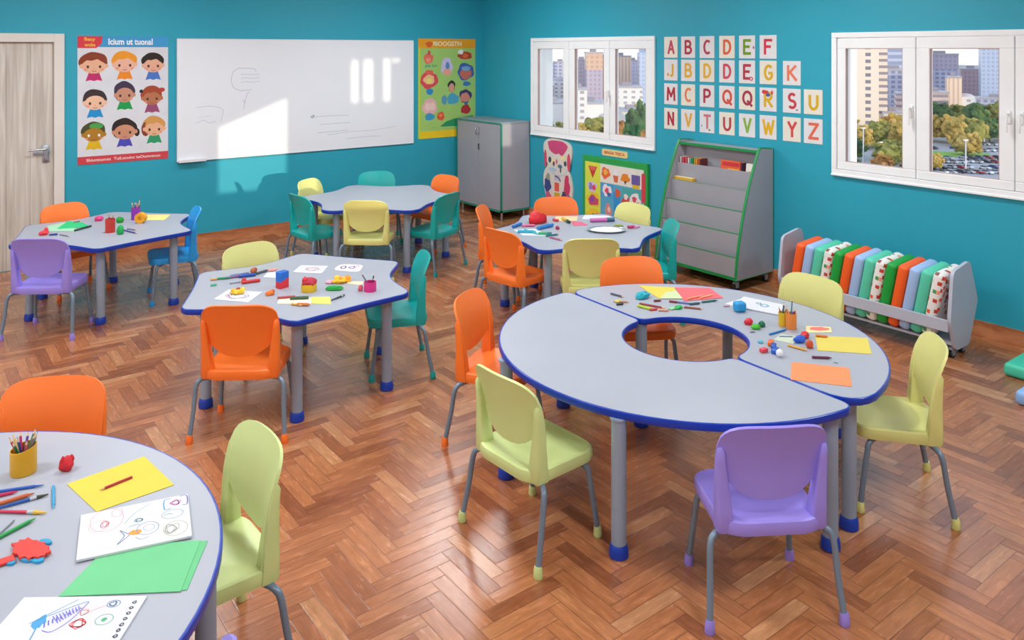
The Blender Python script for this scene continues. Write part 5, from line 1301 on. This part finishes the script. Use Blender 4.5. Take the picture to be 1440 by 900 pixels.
building(1408, 1450, 84, 660, [fF], 'mauve tower hidden behind the window handle', depth=36)
building(1346, 1370, 137, 520, [fJ], 'low white building with rounded roof among the towers', name='office_block', depth=20, roof='dome')
building(1366, 1450, 140, 560, [fD], 'long low grey block behind the dark trees', name='office_block', depth=20)
# through window 1
building(779, 797, 88, 760, [fD], 'dark grey-blue tower alone in the first pane', depth=30)
building(752, 778, 122, 640, [fF], 'low mauve hillside block beside the dark grey-blue tower', name='office_block', depth=26)
building(774, 800, 115, 690, [fJ], 'cluster-front white block below the dark grey-blue tower', name='office_block', depth=30, roof='dome')
building(762, 772, 132, 560, [fG], 'small red-brown block low in the first pane', name='office_block', depth=20)
building(808, 828, 85, 680, [fF], 'grey tower just beside the big mauve one', depth=30)
building(823, 846, 75, 600, [fF, facade('facade_bronze_glass', 'e0b8a0', 'cca890', 4., 3.6, .6, .6, .3)], 'big mauve tower with bronze glass top in the middle pane', depth=34)
building(844, 856, 82, 640, [fI], 'cream tower face standing in for the sunlit side of the big mauve tower', depth=30)  # lit side of the mauve tower, sunlight put into the cream colour
building(804, 824, 127, 430, [fJ], 'white block with rows of windows low in the middle pane', name='office_block', depth=20)
building(858, 886, 80, 620, [fI], 'pinkish ribbed tower in the third pane', depth=30)
building(880, 900, 86, 720, [facade('facade_lavender', 'cdc8d8', 'b4b2cc', 3., 3.4, .5, .6)], 'lavender tower behind the ribbed one', depth=30)
building(897, 925, 74, 580, [fH], 'pale blue tower with round crown in the third pane', depth=34, roof='crown')
building(862, 902, 124, 500, [fJ], 'low white houses block under the lavender tower', name='office_block', depth=24)
building(752, 800, 146, 470, [M('efe9e4', .7, .02)], 'wide white flat-roofed hall in the first pane', name='exhibition_hall', depth=30, kw='building')
building(804, 852, 147, 455, [M('ece8e6', .7, .02)], 'wide white flat-roofed hall in the middle pane', name='exhibition_hall', depth=30, kw='building')
building(868, 905, 158, 445, [M('f0ebe4', .7, .02)], 'white flat-roofed hall behind the dark tree', name='exhibition_hall', depth=26, kw='building')

def leaf_mat(nm, h1, h2, h3):
    m = bpy.data.materials.new(nm); m.use_nodes = True
    n = m.node_tree.nodes; l = m.node_tree.links; b = n['Principled BSDF']
    tc = n.new('ShaderNodeTexCoord'); nz = n.new('ShaderNodeTexNoise'); nz.inputs['Scale'].default_value = .9; nz.inputs['Detail'].default_value = 5
    l.new(tc.outputs['Object'], nz.inputs['Vector']); r = n.new('ShaderNodeValToRGB'); e = r.color_ramp.elements
    e[0].position = .32; e[0].color = (*rgb(h1), 1); e[1].position = .68; e[1].color = (*rgb(h3), 1); t = e.new(.5); t.color = (*rgb(h2), 1)
    l.new(nz.outputs['Fac'], r.inputs['Fac']); l.new(r.outputs['Color'], b.inputs['Base Color']); b.inputs['Roughness'].default_value = .9
    b.inputs['Specular IOR Level'].default_value = .1
    return m
LM = {'golden olive': leaf_mat('golden_olive_leaves', '8a7a38', 'b89c54', 'd4b470'), 'olive green': leaf_mat('olive_green_leaves', '5c6634', '8e8c4c', 'aca45c'), 'dark green': leaf_mat('dark_green_leaves', '24402c', '4c6c44', '74884c'), 'bronze': leaf_mat('bronze_leaves', '6a4424', 'a87848', 'c89858')}  # leaf colours lightened and muted, with the distance haze mixed in
BARK = M('5c4c40', .9, .1)
crowns = {}
def crown_mesh(v):
    R_ = random.Random(v); b = B()
    g = bmesh.ops.create_icosphere(b, subdivisions=3, radius=.78)
    for vt in g['verts']: vt.co *= 1+.3*noise.noise(vt.co*4+Vector((v, 0, 0)))
    for i in range(70):
        z = R_.uniform(-.75, 1); a = R_.uniform(0, 6.28); q = math.sqrt(max(0, 1-z*z)); rr = R_.uniform(.66, .92)*(1+.12*math.sin(2*a+v))
        g = bmesh.ops.create_icosphere(b, subdivisions=1, radius=R_.uniform(.12, .24))
        for vt in g['verts']: vt.co = vt.co*(1+.5*noise.noise(vt.co*14+Vector((v, i, 0)))) + Vector((rr*q*math.cos(a), rr*q*math.sin(a), z*rr))
    return b
def tree(px, dep, h, w, kind, v, label, group):
    p = far(px, dep, GZ); t = empty('park_tree', (p.x, p.y, GZ), v*1.3, label, 'tree', group)
    k_ = (kind, v % 3)
    if k_ not in crowns: o = finish('crown', crown_mesh(v % 3), LM[kind], t); crowns[k_] = o
    else: o = crowns[k_].copy(); C.objects.link(o); o.parent = t
    o.scale = (w/2, w/2, h*.48); o.location = (0, 0, h*.54)
    if 'trunk' not in crowns:
        b = B(); tube(b, [(0, 0, 0), (.02, 0, .3), (0, .02, .6)], [.035, .025, .018], 8); o = finish('trunk', b, BARK, t); crowns['trunk'] = o
    else: o = crowns['trunk'].copy(); C.objects.link(o); o.parent = t
    o.scale = (h, h, h)
R_ = random.Random(11)
def row(px0, px1, dep, h, w, kinds, label, group, step=None):
    px = px0; i = 0
    while px < px1:
        kd = kinds[i % len(kinds)]
        tree(px+R_.uniform(-2, 2), dep+R_.uniform(-5, 5), h*R_.uniform(.88, 1.12), w*R_.uniform(.9, 1.12), kd, R_.randrange(100), label % kd, group)
        px += (step or w*.72)/dep*F; i += 1
row(765, 800, 405, 10, 13, ['olive green'], '%s tree in the row below the white hall, first pane', 'trees outside the small window')
row(768, 800, 375, 8, 13, ['olive green', 'golden olive'], '%s bushy tree at the bottom of the first pane', 'trees outside the small window')
row(808, 856, 400, 13, 14, ['golden olive', 'olive green'], '%s tree at the bottom of the middle pane', 'trees outside the small window')
row(806, 856, 370, 9, 13, ['olive green', 'golden olive'], '%s bushy tree below the middle pane row', 'trees outside the small window')
row(866, 892, 395, 12, 13, ['bronze', 'olive green'], '%s tree at the bottom of the third pane', 'trees outside the small window')
row(864, 915, 365, 9, 12, ['bronze', 'dark green'], '%s bushy tree in the lowest row of the third pane', 'trees outside the small window')
row(866, 896, 480, 14, 15, ['olive green'], '%s tree farther off above the white hall, third pane', 'trees outside the small window')
tree(896, 345, 22, 12, 'dark green', 5, 'tall dark green tree at the edge of the third pane', 'trees outside the small window')
tree(908, 350, 25, 12, 'dark green', 7, 'taller dark tree behind the one at the third pane edge', 'trees outside the small window')
tree(909, 325, 15, 8, 'bronze', 8, 'rust brown tree beside the tall dark tree', 'trees outside the small window')
row(1200, 1292, 410, 15, 16, ['golden olive'], '%s tree in the far row outside the big window', 'trees outside the big window')
row(1206, 1292, 380, 12, 14, ['golden olive', 'olive green', 'golden olive'], '%s tree in the second row outside the big window', 'trees outside the big window')
row(1200, 1292, 345, 10, 12, ['dark green', 'olive green', 'bronze'], '%s tree in the nearer row outside the big window', 'trees outside the big window', 15)
row(1250, 1292, 318, 11, 12, ['olive green', 'dark green'], '%s tree low down outside the big window', 'trees outside the big window')
row(1198, 1290, 300, 7, 9, ['dark green', 'bronze'], '%s shrub-like tree at the lower pane edge', 'trees outside the big window', 12)
row(1318, 1420, 470, 16, 18, ['dark green', 'olive green'], '%s tree in the far wood of the second big pane', 'trees outside the big window')
row(1374, 1440, 440, 19, 17, ['dark green', 'olive green'], '%s tree rising before the blue tower', 'trees outside the big window')
row(1308, 1378, 410, 14, 15, ['golden olive'], '%s tree in the sunny row of the second big pane', 'trees outside the big window')
row(1345, 1380, 385, 13, 12, ['golden olive', 'olive green'], '%s tree beside the parked cars', 'trees outside the big window')
row(1390, 1440, 415, 12, 13, ['dark green'], '%s tree at the back of the car park', 'trees outside the big window')
tree(1361, 352, 11, 12, 'golden olive', 3, 'golden olive tree standing alone in the car park', 'trees outside the big window')
tree(1313, 312, 7, 7, 'golden olive', 2, 'small golden bush at the lower pane corner', 'trees outside the big window')
# the city goes on between and beside the two windows
side_b = [(560, 598, 96, 700, [fD], 'grey'), (604, 640, 82, 760, [fH], 'pale blue'), (646, 690, 108, 640, [fE], 'pink stone'), (696, 742, 90, 720, [fF], 'mauve'), (932, 968, 92, 680, [fC], 'banded blue'),
          (976, 1010, 78, 640, [fI], 'ribbed cream'), (1018, 1060, 104, 600, [fG], 'brown'), (1066, 1100, 84, 700, [fH], 'light blue'), (1106, 1150, 110, 560, [fB], 'banded cream'), (1152, 1188, 88, 640, [fD], 'grey-lilac'),
          (1462, 1520, 96, 600, [fE], 'rosy'), (1530, 1580, 80, 640, [fC], 'glassy banded'), (1592, 1660, 108, 560, [fF], 'dusky mauve'), (1676, 1740, 88, 620, [fB], 'striped cream')]
for a_, b_, c_, d_, m_, w_ in side_b:
    building(a_, b_, c_, d_, m_, '%s office tower standing %s' % (w_, 'on the city edge beyond the corner of the room' if a_ < 750 else ('in the city between the two windows' if a_ < 1200 else 'in the city past the big window')), depth=28)
for p0_, p1_, w_ in ((570, 740, 'beyond the corner of the room'), (932, 1190, 'between the two windows'), (1450, 1700, 'past the big window')):
    row(p0_, p1_, 425, 13, 15, ['olive green', 'golden olive', 'dark green'], '%s tree of the park '+w_, 'trees of the park '+w_, 24)
# parked cars
def car_parts(t, col):
    b = B()
    prof_ = [(-2.2, .35), (2.2, .35), (2.25, .8), (1.2, .95), (-2.1, .98), (-2.25, .7)]
    prism(b, prof_, -.88, .88, bev=.08); bmesh.ops.transform(b, matrix=Matrix(((1, 0, 0, 0), (0, 0, 1, 0), (0, 1, 0, 0), (0, 0, 0, 1))), verts=b.verts); finish('car_body', b, col, t, False)
    b = B(); prism(b, [(-1.7, .96), (1.15, .94), (.5, 1.42), (-1.2, 1.42)], -.78, .78, bev=.05); bmesh.ops.transform(b, matrix=Matrix(((1, 0, 0, 0), (0, 0, 1, 0), (0, 1, 0, 0), (0, 0, 0, 1))), verts=b.verts); finish('car_cabin', b, M('3c4450', .2), t, False)
    for x in (-1.4, 1.4):
        for y in (-.85, .85):
            b = B(); tube(b, [(x, y-.1, .33), (x, y+.1, .33)], .33, 12); finish('wheel', b, DARKP, t)
cars = {}
ccol = [('white', 'e8e8ea'), ('red', 'b02430'), ('silver', 'b4b8c0'), ('dark grey', '3c4048'), ('white', 'e8e8ea'), ('blue', '34588c'), ('black', '24262c'), ('silver', 'b4b8c0')]
def car(px, dep, nm, h, rz, label):
    p = far(px, dep, GZ+.4)
    if nm not in cars: t = empty('parked_car'); car_parts(t, M(h, .3, .02)); cars[nm] = t
    else: t = copy_tree(cars[nm])
    t.location = p; t.rotation_euler = (0, 0, rz); tag(t, label, 'car', 'parked cars outside the big window')
k_ = 0
for dep, p0, p1, where in ((303, 1312, 1430, 'nearest row of the car park'), (314, 1312, 1430, 'second row of the car park'), (330, 1316, 1430, 'third row of the car park'), (343, 1322, 1430, 'row before the lawn'), (376, 1312, 1345, 'row behind the lawn'), (368, 1372, 1430, 'row behind the lone tree'), (392, 1376, 1430, 'farthest row by the trees')):
    px = p0
    where = where.replace('nearest', 'lowest').replace('farthest', 'last')
    while px < p1:
        nm, h_ = ccol[R_.randrange(len(ccol))]
        if R_.random() < .9: car(px, dep+R_.uniform(-1.5, 1.5), nm, h_, -YAW+PI/2+R_.choice((0, PI))+.5, '%s car parked in the %s outside the big window' % (nm, where))
        px += 3.4/dep*F; k_ += 1
# lamp posts
for px, top, dep, lb in ((1214, 181, 318, 'tall pale lamp post in the first big pane'), (1238, 201, 318, 'shorter lamp post with box in the first big pane'), (1358, 198, 312, 'lamp post among the parked cars'), (1384, 183, 395, 'distant lamp post behind the parked cars')):
    p = far(px, dep, GZ); hh = zat(top, dep)-GZ
    t = empty('lamp_post', (p.x, p.y, GZ), -YAW, lb, 'lamp post', 'lamp posts in the city')
    b = B(); tube(b, [(0, 0, 0), (0, 0, hh)], [.34, .22], 8); finish('post', b, M('dcdce0', .5), t)
    b = B(); box(b, -.9, .9, -.4, .4, hh, hh+.5, bev=.1); finish('lamp_head', b, M('e8e8ea', .5), t, False)
# ================================================================== LIGHT AND CAMERA
w = bpy.data.worlds.new('sky'); bpy.context.scene.world = w; w.use_nodes = True
n = w.node_tree.nodes; l = w.node_tree.links; bg = n['Background']
tc = n.new('ShaderNodeTexCoord'); sx = n.new('ShaderNodeSeparateXYZ'); l.new(tc.outputs['Generated'], sx.inputs[0])
cr = n.new('ShaderNodeValToRGB'); cr.color_ramp.elements[0].position = .0; cr.color_ramp.elements[0].color = (.93, .92, .93, 1)
cr.color_ramp.elements[1].position = .5; cr.color_ramp.elements[1].color = (.62, .78, 1., 1)
l.new(sx.outputs['Z'], cr.inputs['Fac']); l.new(cr.outputs['Color'], bg.inputs['Color']); bg.inputs['Strength'].default_value = 1.35
sd = bpy.data.lights.new('sun', 'SUN'); sd.energy = 2.3; sd.angle = math.radians(.35); sd.color = (1, .88, .66)
so = bpy.data.objects.new('sun', sd); C.objects.link(so)
so.rotation_euler = Vector((0., 1., -SL)).to_track_quat('-Z', 'Y').to_euler()
cd = bpy.data.cameras.new('camera'); cam = bpy.data.objects.new('camera', cd); C.objects.link(cam)
cam.location = (CAM[0], CAM[1], H); cam.rotation_euler = (PI/2, 0, -YAW)
cd.sensor_width = 36; cd.lens = 36*F/1440; cd.shift_y = -(450-HY)/1440; cd.clip_end = 3000; cd.clip_start = .05
sc = bpy.context.scene; sc.camera = cam
sc.view_settings.view_transform = 'Standard'; sc.view_settings.look = 'None'; sc.view_settings.gamma = 1; sc.view_settings.exposure = 0.
sc.view_settings.use_curve_mapping = False
sc.cycles.use_denoising = True
sc.cycles.max_bounces = 10; sc.cycles.diffuse_bounces = 6
